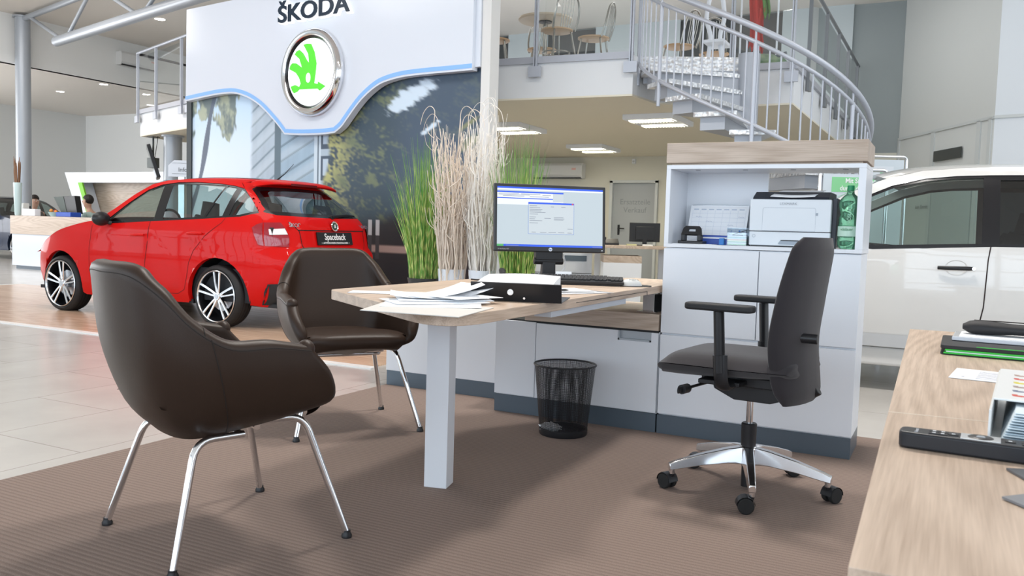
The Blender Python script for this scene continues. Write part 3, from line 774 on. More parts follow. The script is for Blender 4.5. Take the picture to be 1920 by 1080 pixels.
# arch lips
for sg in (-1, 1):
    for c, r in ((FA, FA_R), (RA, RA_R)):
        ar = arch(c, AZ, r, .23, 20)
        o_ = [L_(sh.side(x, z, sg)) for x, z in ar]; i_ = [p + Vector((0, -sg*.05, 0)) for p in o_]
        paint.add(o_ + i_, [(k, k+1, len(ar)+k+1, len(ar)+k) for k in range(len(ar)-1)])
# rear face: paint with window opening
gl = [(-.60,1.075),(-.30,1.066),(0,1.063),(.30,1.066),(.60,1.075),(.655,1.10),(.60,1.20),(.55,1.32),(.50,1.345),(0,1.352),(-.50,1.345),(-.55,1.32),(-.60,1.20),(-.655,1.10)]
zr = [.22,.30,.40,.50,.60,.70,.76,.84,.92,.99,1.04,1.12,1.22,1.32,1.385]
ro = [(sh.cy(z), z) for z in zr] + [(-sh.cy(z), z) for z in zr[::-1]]
vs, fs = drape([ro, gl], .07, lambda y, z: L_(sh.rear(y, z))); paint.add(vs, fs)
vs, fs = drape([ro, gl], .1, lambda y, z: SHR(L_(sh.rear(y, z)))); INNER.add(vs, fs); INNER.build('inner_lining', M_seatc, car, smooth=True)
# front face
zf = [.22,.30,.40,.50,.60]
fo = [(sh.cy(z), z) for z in zf] + [(.35,.665),(-.35,.665)] + [(-sh.cy(z), z) for z in zf[::-1]]
vs, fs = drape([fo], .08, lambda y, z: L_(sh.front(y, z))); paint.add(vs, fs)
def zt_side(x): return pin([p[0] for p in (hood+[(-7.80,.985)])[::-1]][::-1] if False else [-8.88,-8.78,-8.6,-8.4,-8.2,-8.0,-7.80], [.64,.715,.80,.868,.915,.955,.985], x)
def hoodf(u, v):
    x = -8.95 + (1.15)*v; s = (u-.5)*2; xx = max(x, -8.88); z = zt_side(xx); w = -sh.side(xx, z).y
    fz = max(0, 1 - abs(s)**3)
    return L_(Vector((x - (1-abs(s)**2)*.10*(1-v), s*w, z + .045*fz - (.03 if v == 0 else 0))))
paint.grid(hoodf, 14, 16)
# roof skin with a black glass centre
rx_ = [-7.10,-6.9,-6.6,-6.3,-6.05,-5.90]; rz_ = [1.405,1.435,1.452,1.448,1.432,1.415]
def rooff(u, v):
    x = -7.08 + 1.14*v; s = (u-.5)*2; ze = pin([-7.2,-7.02,-6.75,-6.3,-6.0,-5.9], [1.355,1.398,1.415,1.418,1.412,1.39], x)
    w = -sh.side(min(x, -6.0), ze).y; zc = pin(rx_, rz_, x)
    return L_(Vector((x - .10*(1-s*s)*(1-v), s*w, ze + (zc-ze)*(1-abs(s)**2.4))))
paint.grid(rooff, 20, 16)
paint.build('body', M_red, car, smooth=True, weld=.003, ang=50)
MB().grid(lambda u, v: rooff(.02+.96*u, .02+.93*v) + Vector((0,0,-.03)), 14, 12).build('headliner', M_seatc, car, smooth=True)
g = MB(); g.grid(lambda u, v: rooff(.13+.74*u, .06+.9*v) + Vector((0,0,.004)), 14, 14); g.build('roof_glass', M_trim, car, smooth=True)
# glass band, pillars, weatherstrips
def inset(loop, d):
    out = []; N = len(loop)
    c = Vector((sum(p[0] for p in loop)/N, sum(p[1] for p in loop)/N))
    for i in range(N):
        a = Vector(loop[i-1]); p = Vector(loop[i]); b = Vector(loop[(i+1) % N]); t = (b-a).normalized(); n = Vector((-t.y, t.x))
        if n.dot(c-p) < 0: n = -n
        out.append(tuple(p + n*d))
    return out
w1 = [(-7.645,.972),(-7.40,.985),(-7.02,1.006),(-6.985,1.006),(-7.02,1.345),(-7.10,1.325),(-7.24,1.268),(-7.42,1.145),(-7.60,1.005)]
w2 = [(-6.86,1.008),(-6.50,1.034),(-6.33,1.043),(-6.215,1.345),(-6.42,1.357),(-6.85,1.355),(-6.89,1.34)]
w2b = [(-6.305,1.043),(-6.105,1.054),(-6.085,1.324),(-6.15,1.335),(-6.19,1.345)]
w3 = [(-6.03,1.062),(-5.92,1.070),(-5.765,1.110),(-5.76,1.125),(-5.88,1.222),(-5.985,1.292),(-6.025,1.308)]
for sg in (-1, 1):
    tr_ = MB(); vs, fs = drape([dlo, w1, w2, w2b, w3], .08, lambda x, z: L_(sh.side(x, z, sg, -.006))); tr_.add(vs, fs)
    e = [L_(sh.side(x, z, sg)) for x, z in dlo]; i_ = [L_(sh.side(x, z, sg, -.008)) for x, z in dlo]; n = len(e)
    tr_.add(e + i_, [(k, (k+1)%n, n+(k+1)%n, n+k) for k in range(n)])
    wf = tr_.build('window_frame', M_trim, car, smooth=True, ang=50)
    for w_ in (w1, w2, w2b, w3):
        vs, fs = drape([w_], .08, lambda x, z: L_(sh.side(x, z, sg, -.012)))
        MB().add(vs, fs).build('side_window', M_carglass, wf, smooth=True)
vs, fs = drape([gl], .06, lambda y, z: L_(sh.rear(y, z, -.004)))
rg = MB().add(vs, fs).build('rear_window', glassy('rear_glass', (.30,.34,.34), fac=2.0), car, smooth=True)
bb = MB(); vs, fs = drape([gl, inset(gl, .035)], .06, lambda y, z: L_(sh.rear(y, z, -.002))); bb.add(vs, fs); bb.build('rear_window_border', M_trim, rg, smooth=True)
wp = MB(); wp.tube([L_(sh.rear(y, z, .022)) for y, z in ((.05,1.075),(.14,1.085),(.30,1.10),(.46,1.095))], [.018,.016,.012,.008], 8, flat=(1,.6)); wp.tube([L_(sh.rear(.05,1.07,-.01)), L_(sh.rear(.05,1.075,.025))], .022, 12)
wp.build('rear_wiper', M_black, car, smooth=True)
# windscreen
def wind(u, v):
    s = (u-.5)*2; z = .985 + .42*v; x = pin([.985,1.105,1.245,1.355,1.405], [-7.80,-7.60,-7.40,-7.20,-7.08], z); y = s*(-sh.side(x, z).y)
    return L_(Vector((x - .17*(1-s*s)*(1-.55*v), y, z)))
MB().grid(wind, 18, 12).build('windscreen', M_carglass, car, smooth=True)
# door gaps and sill line, per side
for sg in (-1, 1):
    gp_ = MB(); f_ = lambda x, z: L_(sh.side(x, z, sg, .0015))
    strip_line(gp_, f_, [(-7.015,.985),(-7.03,.80),(-7.07,.55),(-7.07,.30)], .003)
    gp_.build('door_gap', M_gap, car); gp_ = MB()
    strip_line(gp_, f_, [(-7.86,.93),(-7.90,.70),(-7.90,.50),(-7.87,.32),(-7.80,.285),(-7.2,.285),(-6.62,.295),(-6.53,.34),(-6.49,.46),(-6.46,.60),(-6.40,.72),(-6.26,.86),(-6.08,.99),(-6.05,1.04)], .0022)
    
    
    gp_.build('door_gap', M_gap, car)
    for hx, hz in ((-7.16,.845),(-6.37,.882)):
        MB().tube([L_(sh.side(hx-.10, hz-.004, sg, .016)), L_(sh.side(hx-.04, hz, sg, .030)), L_(sh.side(hx+.06, hz+.004, sg, .030)), L_(sh.side(hx+.09, hz+.006, sg, .014))], [.010,.013,.013,.010], 10, flat=(1,.7)).build('door_handle', M_red, car, smooth=True)
    mr = MB(); c = L_(sh.side(-7.62, .995, sg, .10))
    mr.ball(c, .10, 10, sc=(.62,1.0,.72)); mr.tube([c + Vector((.02,-sg*.05,-.03)), L_(sh.side(-7.58,.955,sg,0))], .022, 10)
    mr.build('wing_mirror', M_black, car, smooth=True)
    cr2 = MB(); strip_line(cr2, lambda x, z: L_(sh.side(x, z, sg, .003)), [(-7.62,.345),(-6.62,.36)], .012); cr2.build('lower_crease', M_red, car)
# tail lamps wrap the corner
M_lampred = mat('red_lamp_glass', (.30,.0,.012), .10, coat=1); M_lampclear = mat('clear_lamp_glass', (.85,.83,.82), .12, coat=1)
for sg in (-1, 1):
    lm = MB()
    so = [(-5.70,.985),(-5.735,.955),(-5.66,.80),(sh.cx(.79),.79),(sh.cx(.86),.86),(sh.cx(.93),.93),(sh.cx(1.0),1.005)]
    vs, fs = drape([so], .04, lambda x, z: L_(sh.side(x, z, sg, .008))); lm.add(vs, fs)
    ry = [(sg*sh.cy(1.0),1.005),(sg*sh.cy(.93),.93),(sg*sh.cy(.86),.86),(sg*sh.cy(.79),.79),(sg*.60,.785),(sg*.59,.87),(sg*.60,.93),(sg*.625,1.01)]
    vs, fs = drape([ry], .04, lambda y, z: L_(sh.rear(y, z, .008))); lm.add(vs, fs)
    lo_ = lm.build('tail_lamp', M_lampred, car, smooth=True, weld=.004)
    vs, fs = drape([[(sg*.715,.893),(sg*.71,.945),(sg*.615,.955),(sg*.600,.90)]], .03, lambda y, z: L_(sh.rear(y, z, .013)))
    MB().add(vs, fs).build('reversing_light', M_lampclear, lo_, smooth=True)
# tailgate gaps, bumper
tg = MB(); fr_ = lambda y, z: L_(sh.rear(y, z, .002))
strip_line(tg, fr_, [(-.56,1.015),(-.48,.93),(-.47,.80),(-.44,.755),(.44,.755),(.47,.80),(.48,.93),(.56,1.015)], .004)
strip_line(tg, fr_, [(-.49,.942),(.49,.942)], .005); tg.build('tailgate_gap', M_gap, car)
lb = MB(); lo2 = [(sh.cy(.24),.24),(sh.cy(.44),.44),(.52,.46),(-.52,.46),(-sh.cy(.44),.44),(-sh.cy(.24),.24)]
vs, fs = drape([lo2], .07, lambda y, z: L_(sh.rear(y, z, .014))); lb.add(vs, fs)
for sg in (-1, 1):
    vs, fs = drape([[(sh.cx(.24),.24),(sh.cx(.34),.34),(sh.cx(.44),.44),(-5.50,.44),(-5.545,.43),(-5.58,.40),(-5.60,.36),(-5.61,.30),(-5.625,.24)]], .025, lambda x, z: L_(sh.side(x, z, sg, .014)) + Vector((.006,0,0))); lb.add(vs, fs)
lb.build('lower_bumper', M_blackm, car, smooth=True, weld=.004)
# number plate
pf = MB(); pf.box(-.262,.262,-.006,.006,-.06,.06)
def rearM(y, z, off):
    p = L_(sh.rear(y, z, off)); return frame(p, (0,1,0), (p - L_(sh.rear(y, z-.05, off)))*1)
plate = MB().box(-.262,.262,-.062,.062,-.004,.006).build('number_plate', mat('black_plate', (.012,.012,.013), .3), car, M=rearM(-.02,.866,.012)); plate['label'] = 'black dealer plate with white lettering'
M_wh = mat('white_lettering', (.9,.9,.9), .5)
Mp = rearM(-.02,.866,.012) @ Matrix.Translation((0,0,.0068))
text_mesh('plate_text', 'Spaceback', .088, M_wh, plate, Mp @ Matrix.Translation((0,.014,0)), bold=.0012, sx=.86)
text_mesh('plate_text', '·•  AUTOHAUS REIER STRASSWALCHEN  •·', .0225, M_wh, plate, Mp @ Matrix.Translation((0,-.044,0)), bold=.0004, sx=1.0)
bm_ = rearM(.0,.985,.010)
bd = MB().lathe([(0,.006),(.040,.006),(.046,.012),(.050,.008),(.050,0)], 32, M=bm_).build('round_badge', M_chrome, car, smooth=True)
MB().lathe([(0,.009),(.036,.009)], 24, M=bm_).build('badge_face', mat('dark_badge_green', (.03,.06,.04), .3), bd)
wg = MB(); wg.prism([(-.018,-.016),(.018,-.016),(.012,-.008),(.012,.004),(.006,.018),(-.002,.022),(-.003,.006),(-.010,.016),(-.014,.010),(-.010,-.002),(-.012,-.010)], .009, .011, M=bm_); wg.build('badge_arrow', M_chrome, bd)
text_mesh('tailgate_letters', 'ŠKODA', .052, M_chrome, car, rearM(-.50,.985,.006), extrude=.002, bold=.001, sx=1.15)
text_mesh('tailgate_letters', 'RAPID', .046, M_chrome, car, rearM(.50,.985,.006), extrude=.002, bold=.001, sx=1.15)
# spoiler and aerial
def spo(u, v):
    s = (u-.5)*2; a = v*2*math.pi
    w = .60*s; tk = max(0, 1-abs(s)**8)**.5; x = -5.945 + .09*(1-.25*abs(s)**4); cz = 1.405 + .012*(1-s*s)
    return L_(Vector((x + .085*(1-.2*s**4)*math.cos(a)*(.3+.7*tk) - .02, w, cz + .024*tk*math.sin(a) - .032*(math.cos(a)+1)*.5 + (-.03*abs(s)**6))))
MB().grid(spo, 24, 16).build('roof_spoiler', M_red, car, smooth=True)
bl = MB(); bl.grid(lambda u, v: spo(.34+.32*u, .005+.0*u) + Vector((.002, 0, -.014+.022*v)), 8, 2); bl.build('high_brake_light', mat('dark_red_light', (.12,.004,.004), .2), car)
MB().tube([(-6.17-RX, .0, 1.43),(-6.05-RX, .0, 1.50),(-5.93-RX, .0, 1.60)], [.009,.004,.002], 8).lathe([(0,.025),(.02,.02),(.03,0)], 12, M=Matrix.Translation((-6.17-RX,0,1.425))).build('roof_aerial', M_black, car, smooth=True)
# wheels, wheel housings, floor pan
for wx in (FA, RA):
    for sg in (-1, 1): make_wheel(car, (wx - RX, sg*.735, AZ), .2975, .240, .205, -sg*-1 if False else (1 if sg < 0 else -1), 5, .3)
ho = MB()
for wx in (FA, RA):
    for sg in (-1, 1):
        Mx = Matrix.Translation((wx-RX, sg*.60, AZ)) @ Matrix.Rotation(math.radians(90), 4, 'X')
        ho.lathe([(.355 if wx == FA else .378,-.17),(.355 if wx == FA else .378,.17)], 28, M=Mx); ho.lathe([(0, .17*sg),(.36, .17*sg)], 28, M=Mx)
ho.v = [(v[0], v[1], max(v[2], .26)) for v in ho.v]
ho.box(-8.95-RX, -5.5-RX, -.68, .68, .215, .25).box(-8.0-RX, -6.45-RX, -.80, .80, .21, .25)
ho.build('under_body', M_blackm, car)
it = MB(); it.box(-7.9-RX, -5.75-RX, -.76, .76, .25, .56).box(-5.95-RX, -5.55-RX, -.70, .70, .5, .96).box(-7.95-RX, -7.45-RX, -.74, .74, .5, .93).prism([(-7.75-RX,.90),(-7.35-RX,.88),(-7.35-RX,.75),(-7.75-RX,.75)], -.70, .70, f=lambda a,b,c:(a,c,b))
it.build('interior_trim', M_seatc, car)
def car_seat(x, y, parent, tall=1.0):
    m = MB()
    m.tube([(x+.05,y,.60),(x+.18,y,.80),(x+.26,y,1.00*tall)], [.22,.24,.19], 14, flat=(1.0,.42)); m.box(x-.36,x+.12,y-.22,y+.22,.52,.66)
    m.tube([(x+.27,y,1.04*tall),(x+.29,y,1.19*tall)], [.115,.10], 12, flat=(1.05,.5)); m.tube([(x+.265,y-.05,.98),(x+.28,y-.05,1.08)], .008, 6).tube([(x+.265,y+.05,.98),(x+.28,y+.05,1.08)], .008, 6)
    m.build('seat', M_seatc, parent, smooth=True)
for sx in (-6.98, -6.15):
    for sy in (-.36, .36): car_seat(sx - RX, sy, car)
MB().tube([Vector((-7.33-RX,-.36,.93)) + Vector((.06*math.sin(a)*.6, .18*math.cos(a), .18*math.sin(a))) for a in [2*math.pi*k/24 for k in range(24)]], .014, 8, closed=True).tube([(-7.33-RX,-.52,.93),(-7.33-RX,-.20,.93)], .02, 8).build('steering_wheel', M_black, car, smooth=True)

# ---- the white car at the right; only its left flank is in view
VX, VY = .2, 6.98
sv = Shell([.16,.30,.50,.70,.80,.86,.92,1.0,1.1,1.25,1.38,1.46,1.50],
           [.82,.865,.885,.890,.885,.880,.872,.858,.830,.785,.740,.690,.62],
           [.16,.5,.8,1.0,1.2,1.5], [-1.95,-2.0,-1.98,-1.95,-1.95,-1.95], [2.35,2.42,2.40,2.38,2.32,2.2], .2)
wc = thing('estate_car', 'white car parked behind the storage cabinet at the right edge of the picture', 'car', (VX, VY, 0))
K_ = lambda v: Vector((v.x - VX, v.y, v.z))
s_ = 6.1/5.75
vbelt = [(-1.02,.985),(-.47,.945),(.235,.984),(1.0,.995),(1.7,1.0)]
vd = vbelt + [(1.85,1.05),(1.6,1.36),(1.3,1.42),(.8,1.442),(.25,1.442),(.19,1.442),(0,1.437),(-.18,1.42),(-.38,1.372),(-.62,1.262),(-.86,1.11)]
vout = [(2.25,.3),(2.28,.6),(2.25,.95),(2.12,1.2),(1.85,1.42),(1.5,1.480),(.8,1.497),(.2,1.500),(0,1.492),(-.2,1.475),(-.42,1.420),(-.66,1.315),(-.95,1.130),(-1.12,1.02),(-1.5,.96),(-1.80,.80),(-1.87,.55),(-1.86,.25)] + arch(-1.22,.31,.35,.25) + [(-.8,.30),(1.1,.30)] + arch(1.5,.31,.35,.28)
pm = MB()
for sg in (-1, 1):
    vs, fs = drape([vout, vd], .08, lambda x, z: K_(sv.side(x, z, sg))); pm.add(vs, fs)
def vroof(u, v):
    x = -.42 + 2.1*v; s = (u-.5)*2; ze = pin([-.42,-.2,0,.2,.8,1.5,1.7], [1.42,1.475,1.492,1.50,1.497,1.48,1.45], x); w = -sv.side(x, ze).y
    return K_(Vector((x - .16*(1-s*s)*(1-v), s*w, ze + .055*(1-abs(s)**2.6))))
pm.grid(vroof, 18, 18)
def vhood(u, v):
    x = -1.85 + .72*v; s = (u-.5)*2; z = pin([-1.87,-1.8,-1.5,-1.12], [.60,.80,.96,1.02], x); w = -sv.side(x, z).y
    return K_(Vector((x - .1*(1-s*s)*(1-v), s*w, z + .04*(1-abs(s)**3))))
pm.grid(vhood, 12, 10)
zz = [.25,.4,.6,.8,.95,1.1,1.3,1.44]
ro = [(sv.cy(min(z,1.4)), z) for z in zz] + [(-sv.cy(min(z,1.4)), z) for z in zz[::-1]]
vs, fs = drape([ro], .1, lambda y, z: K_(Vector((2.25 - .25*max(0, z-.95)**1.0*2, y, z)))); pm.add(vs, fs)
vs, fs = drape([[(-.75,.25),(.75,.25),(.75,.62),(-.75,.62)]], .1, lambda y, z: K_(Vector((-1.95 + .12*(y/.75)**2, y, z)))); pm.add(vs, fs)
pm.build('body', M_whitecar, wc, smooth=True, weld=.003, ang=50)
v1 = [(-.93,1.005),(-.44,.972),(.165,1.0),(.155,1.422),(-.02,1.418),(-.18,1.402),(-.37,1.355),(-.61,1.248),(-.82,1.115)]
v2_ = [(.262,1.003),(.9,1.012),(.9,1.408),(.25,1.408)]
v3_ = [(.95,1.012),(1.6,1.02),(1.72,1.06),(1.5,1.34),(1.2,1.40),(.95,1.407)]
for sg in (-1, 1):
    tr_ = MB(); vs, fs = drape([vd, v1, v2_, v3_], .08, lambda x, z: K_(sv.side(x, z, sg, -.006))); tr_.add(vs, fs)
    e = [K_(sv.side(x, z, sg)) for x, z in vd]; i_ = [K_(sv.side(x, z, sg, -.008)) for x, z in vd]; n = len(e)
    tr_.add(e + i_, [(k, (k+1)%n, n+(k+1)%n, n+k) for k in range(n)])
    wf = tr_.build('window_frame', M_trim, wc, smooth=True, ang=50)
    for w_, mg in ((v1, glassy('front_side_glass', (.76,.86,.82), fac=1.2) if sg < 0 else M_carglass), (v2_, M_darkglass), (v3_, M_darkglass)):
        vs, fs = drape([w_], .08, lambda x, z: K_(sv.side(x, z, sg, -.012)))
        MB().add(vs, fs).build('side_window', mg, wf, smooth=True)
    gp_ = MB(); f_ = lambda x, z: K_(sv.side(x, z, sg, .0015))
    strip_line(gp_, f_, [(.215,.985),(.205,.90),(.195,.60),(.165,.42),(.15,.30)], .0035)
    gp_.build('door_gap', M_gap, wc)
    gp_ = MB(); strip_line(gp_, f_, [(-1.02,.985),(-1.05,.7),(-.98,.35),(-.9,.305)], .0035); gp_.build('front_door_gap', M_gap, wc)
    MB().tube([K_(sv.side(-.075,.842,sg,.030)), K_(sv.side(-.03,.842,sg,.040)), K_(sv.side(.10,.843,sg,.040)), K_(sv.side(.125,.843,sg,.028))], [.012,.0135,.0135,.012], 10, flat=(1,.7)).build('door_handle', M_black, wc, smooth=True)
    MB().tube([K_(sv.side(.125,.843,sg,.030)), K_(sv.side(.128,.843,sg,.046))], .011, 14).build('key_lock', M_alu, wc, smooth=True)
    dm = MB(); vs, fs = drape([[( .03+.065*math.cos(a), .845+.048*math.sin(a)) for a in [2*math.pi*k/20 for k in range(20)]]], .03, lambda x, z: K_(sv.side(x, z, sg, .002 - .012*max(0, 1-((x-.03)**2/.0042+(z-.845)**2/.0023))))); dm.add(vs, fs)
    dm.build('handle_dish', M_whitecar, wc, smooth=True)
    rk = MB(); strip_line(rk, lambda x, z: K_(sv.side(x, z, sg, .006)), [(-.86,.345),(1.12,.345)], .042); rk.build('sill_cover', mat('grey_sill_trim', (.52,.53,.54), .5), wc)
    mr = MB(); c = K_(sv.side(-.93,1.05,sg,.11)); mr.ball(c, .105, 10, sc=(.6,1.0,.78)); mr.tube([c, K_(sv.side(-.88,.99,sg,0))], .025, 8); mr.build('wing_mirror', M_whitecar, wc, smooth=True)
def vwind(u, v):
    s = (u-.5)*2; z = 1.02 + .41*v; x = pin([1.02,1.13,1.315,1.42], [-1.12,-.95,-.66,-.42], z)
    return K_(Vector((x - .18*(1-s*s)*(1-.4*v), s*(-sv.side(x, z).y), z)))
MB().grid(vwind, 16, 10).build('windscreen', M_carglass, wc, smooth=True)
sl = MB(); sl.box(-1.15-VX, 1.9-VX, -.84, .84, .17, .30); sl.build('sill', M_whitecar, wc, bevel=.02, seg=3)
for wx in (-1.22, 1.5):
    for sg in (-1, 1): make_wheel(wc, (wx-VX, sg*.76, .31), .31, .21, .20, 1 if sg < 0 else -1, 5, .1)
it = MB(); it.box(-1.5-VX, 2.1-VX, -.80, .80, .30, .60).box(-1.35-VX, -.72-VX, -.78, .78, .55, .96).box(1.7-VX,2.1-VX,-.78,.78,.5,.95)
for wx in (-1.22, 1.5):
    for sg in (-1, 1):
        Mx = Matrix.Translation((wx-VX, sg*.66, .31)) @ Matrix.Rotation(math.radians(90), 4, 'X'); it.lathe([(.37,-.2),(.37,.2)], 24, M=Mx)
it.v = [(v[0], v[1], max(v[2], .27)) for v in it.v]
it.build('interior_trim', M_seatc, wc)
for sx in (.25, 1.2):
    for sy in (-.4, .4): car_seat(sx - VX, sy, wc, 1.03)
# ---------------------------------------------------------------- brand wall with mural
SP = Vector((-4.43, 7.9, 0)); SW = Vector((-.9914, .1305, 0)); SN = Vector((-.1305, -.9914, 0))
def sw(s, z, o=0): p = SP + SW*s + SN*o; return Vector((p.x, p.y, z))
sp_rot = math.degrees(math.atan2(-SW.y, -SW.x))
wall = thing('brand_wall', 'tall brand wall with a street mural behind the red car', 'display wall', (SP.x, SP.y, 0))
Mw = Matrix(((SW.x, SN.x, 0, SP.x), (SW.y, SN.y, 0, SP.y), (0, 0, 1, 0), (0, 0, 0, 1)))   # (s, out, z) -> world
def wb(mb, name, m, parent=wall, **k):
    mb.v = [tuple(Mw @ Vector(v)) for v in mb.v]; o = mb.build(name, m, parent, **k)
    o.matrix_parent_inverse = Matrix.Translation((-SP.x, -SP.y, 0)); return o
wb(MB().box(.06, 5.18, -.10, -.01, 0, 3.86), 'carcass', M_white2)
wb(MB().box(-.06, .055, -.10, .06, 0, 4.2), 'end_post', mat('off_white_post', (.70, .69, .67), .5), bevel=.003)
wb(MB().box(5.14, 5.25, -.10, .02, 0, 2.9), 'dark_side_frame', mat('dark_frame', (.02, .03, .035), .5))
def srgb(r, g, b): f = lambda c: (c/255/12.92) if c/255 <= .04045 else ((c/255+.055)/1.055)**2.4; return Vector((f(r), f(g), f(b)))
def nz(x, y, s=1): return noise.noise(Vector((x*s, y*s, 3.7)))
def fb(x, y, s=1): return nz(x, y, s) + .5*nz(x+9, y, 2*s) + .25*nz(x, y+5, 4*s)
def ss(a, b, x): t = max(0, min(1, (x-a)/(b-a))); return t*t*(3-2*t)
def mural_col(s, z):
    sky = srgb(196, 222, 243).lerp(srgb(222, 236, 247), ss(2.7, 1.7, z)); c = sky
    # tree at the left: leaning trunk and hanging leaves
    tx = 5.02 - .40*(z-1.6) + .06*math.sin(z*3); w = .055 + .012*math.sin(z*7)
    dens = ss(1.75, 2.75, z) + .75*math.exp(-((s-4.38)/.16)**2)*ss(1.85, 2.3, z) + .3*math.exp(-((s-5.0)/.2)**2)
    if s > 4.05:
        f = fb(s*5, z*3.2) + .5*nz(s*22, z*9)
        m = ss(.92, 1.12, dens*1.15 + f*.55)
        leaf = srgb(98, 112, 108).lerp(srgb(168, 174, 146), ss(-.2, .5, fb(s*9+3, z*6)))
        c = c.lerp(leaf, m*.93)
        m = 1 - ss(w*.8, w, abs(s-tx)); c = c.lerp(srgb(92, 104, 122), m)
    # tower blocks with slanting floor lines
    if 2.35 < s <= 3.90:
        base = srgb(176, 192, 205) if s > 3.32 else srgb(158, 182, 200)
        base = base * (1 + .08*nz(s*14, z*2))
        k = (z + .62*s if s > 3.32 else z + .42*s) / .185
        fr_ = k - math.floor(k); line = ss(.0, .05, fr_)*(1 - ss(.14, .24, fr_)); base = base.lerp(srgb(108, 128, 142), line*.85)
        fr2 = (k*.5) % 1; base = base.lerp(srgb(208, 220, 228), .35*(1-ss(.05, .3, abs(fr2-.7))))
        if 3.27 < s < 3.40: base = srgb(96, 116, 128)
        if 2.53 < s < 2.66: base = srgb(206, 220, 230) if s > 2.60 or s < 2.57 else srgb(96, 112, 126)
        if s <= 2.53:
            q = (z*2.6) % 1; base = srgb(70, 86, 104) if q < .78 else srgb(176, 192, 204)
            if .15 < q < .7 and 2.40 < s < 2.50: base = srgb(188, 204, 218)
        e = ss(3.90, 3.82, s + .02*nz(z*9, 2)); c = c.lerp(base, e)
    # big tree: sunlit edge, then dark blue-green leaves smeared sideways
    edge = 2.36 + .10*fb(z*3, 1.3) + .10*ss(2.0, 1.4, z)
    if s < edge + .05:
        d_ = edge - s; sx_ = s*3 + z*2.2; sz_ = z*9 - s*5
        f = fb(sx_, sz_*.8); f2 = nz(s*16 + z*8, z*34 - s*14)
        dark = srgb(62, 78, 90); mid = srgb(112, 122, 96); sun = srgb(186, 184, 120)
        lit = ss(.62, .0, d_ + .25*f); col = dark.lerp(mid, ss(.05, .95, f + .7*f2 + .15)).lerp(sun, lit*ss(-.35, .55, f + .9*f2 + .15))
        if s < 1.5: col = col.lerp(srgb(72, 88, 108), ss(1.5, 1.0, s)*.75)
        # bright sky seen between the leaves
        g1 = math.exp(-(((s-1.02)/.42)**2 + ((z-2.50+.25*(s-1.02))/.17)**2)*1.3) + .9*math.exp(-(((s-.78)/.18)**2 + ((z-2.11+.5*(s-.78))/.05)**2)) + .5*math.exp(-(((s-1.30)/.2)**2+((z-2.36)/.09)**2))
        st = nz(s*3 + z*1.5, (z - .45*s)*22)
        col = col.lerp(srgb(206, 222, 236), ss(.42, .80, g1 + .34*st + .12*nz(s*14+z*8, (z-.45*s)*60)))
        g2 = math.exp(-(((s-.2)/.25)**2 + ((z-2.0)/.5)**2)); col = col.lerp(srgb(150, 152, 104), .7*ss(.55, .9, g2*.8 + .5*nz(s*3+z*2, (z+.5*s)*14)))
        c = c.lerp(col, ss(edge+.05, edge-.03, s))
    # street level in deep shade
    low = ss(1.22 - .26*ss(2.1, 2.9, s), .98 - .26*ss(2.1, 2.9, s), z + .12*fb(s*2, z*2) + .10*ss(2.0, 2.6, s)); c = c.lerp(srgb(38, 36, 40), low)
    if z < 1.0:
        strip = ss(.69, .71, z)*(1-ss(.77, .79, z))*ss(.2, .5, s); c = c.lerp(srgb(186, 158, 150), strip*.75)
        c = c.lerp(srgb(48, 40, 40), .5*ss(.2, .6, nz(s*2, z*20)))
    for px in (1.56, 1.68):
        if abs(s-px) < .035 and .62 < z < 1.08: c = srgb(60, 56, 60) if z < .9 else srgb(190, 188, 192)
    return c
def mural():
    nu, nv = 420, 215; s0, s1, z0, z1 = .055, 5.15, .28, 2.85
    vs = []; cs = []
    for j in range(nv+1):
        for i in range(nu+1):
            s = s0 + (s1-s0)*i/nu; z = z0 + (z1-z0)*j/nv
            vs.append(tuple(Mw @ Vector((s, .0, z)))); cs.append(mural_col(s, z))
    fs = [(j*(nu+1)+i, (j+1)*(nu+1)+i, (j+1)*(nu+1)+i+1, j*(nu+1)+i+1) for j in range(nv) for i in range(nu)]
    me = bpy.data.meshes.new('mural_print'); me.from_pydata(vs, [], fs)
    at = me.color_attributes.new('print', 'FLOAT_COLOR', 'POINT')
    arr = np.ones((len(vs), 4), np.float32); arr[:, :3] = np.array([tuple(c) for c in cs]); at.data.foreach_set('color', arr.ravel())
    m = mat('mural_print', (.5,.5,.5), .45); nt = m.node_tree; a = nt.nodes.new('ShaderNodeVertexColor'); a.layer_name = 'print'
    nt.links.new(a.outputs[0], nt.nodes['Principled BSDF'].inputs['Base Color'])
    me.materials.append(m); o = bpy.data.objects.new('mural_print', me); COL.objects.link(o); o.parent = wall; o.matrix_parent_inverse = Matrix.Translation((-SP.x, -SP.y, 0))
    return o
mural()
# white header panel with the curved light band
low = [(5.12,2.646),(4.617,2.680),(4.329,2.692),(4.071,2.682),(3.885,2.642),(3.722,2.584),(3.542,2.492),(3.405,2.397),(3.28,2.300),(3.177,2.215),(3.065,2.112)]
mid = [(2.80,2.092),(2.42,2.083),(2.17,2.092)]
rgt = [(2.054,2.158),(1.967,2.240),(1.838,2.364),(1.712,2.468),(1.545,2.568),(1.379,2.628),(1.098,2.665),(.747,2.669),(.375,2.664),(.125,2.662)]
lowc = [tuple(p) for p in bez([(a,b,0) for a,b in low], 4)]; midc = [tuple(p) for p in bez([(low[-1][0], low[-1][1], 0)] + [(a,b,0) for a,b in mid], 4)][1:]; rgtc = [tuple(p) for p in bez([(mid[-1][0], mid[-1][1],0)] + [(a,b,0) for a,b in rgt], 4)][1:]
curve = [(p[0], p[1]) for p in lowc + midc + rgtc]
hp = curve + [(.125, 3.90), (5.105, 3.888)]
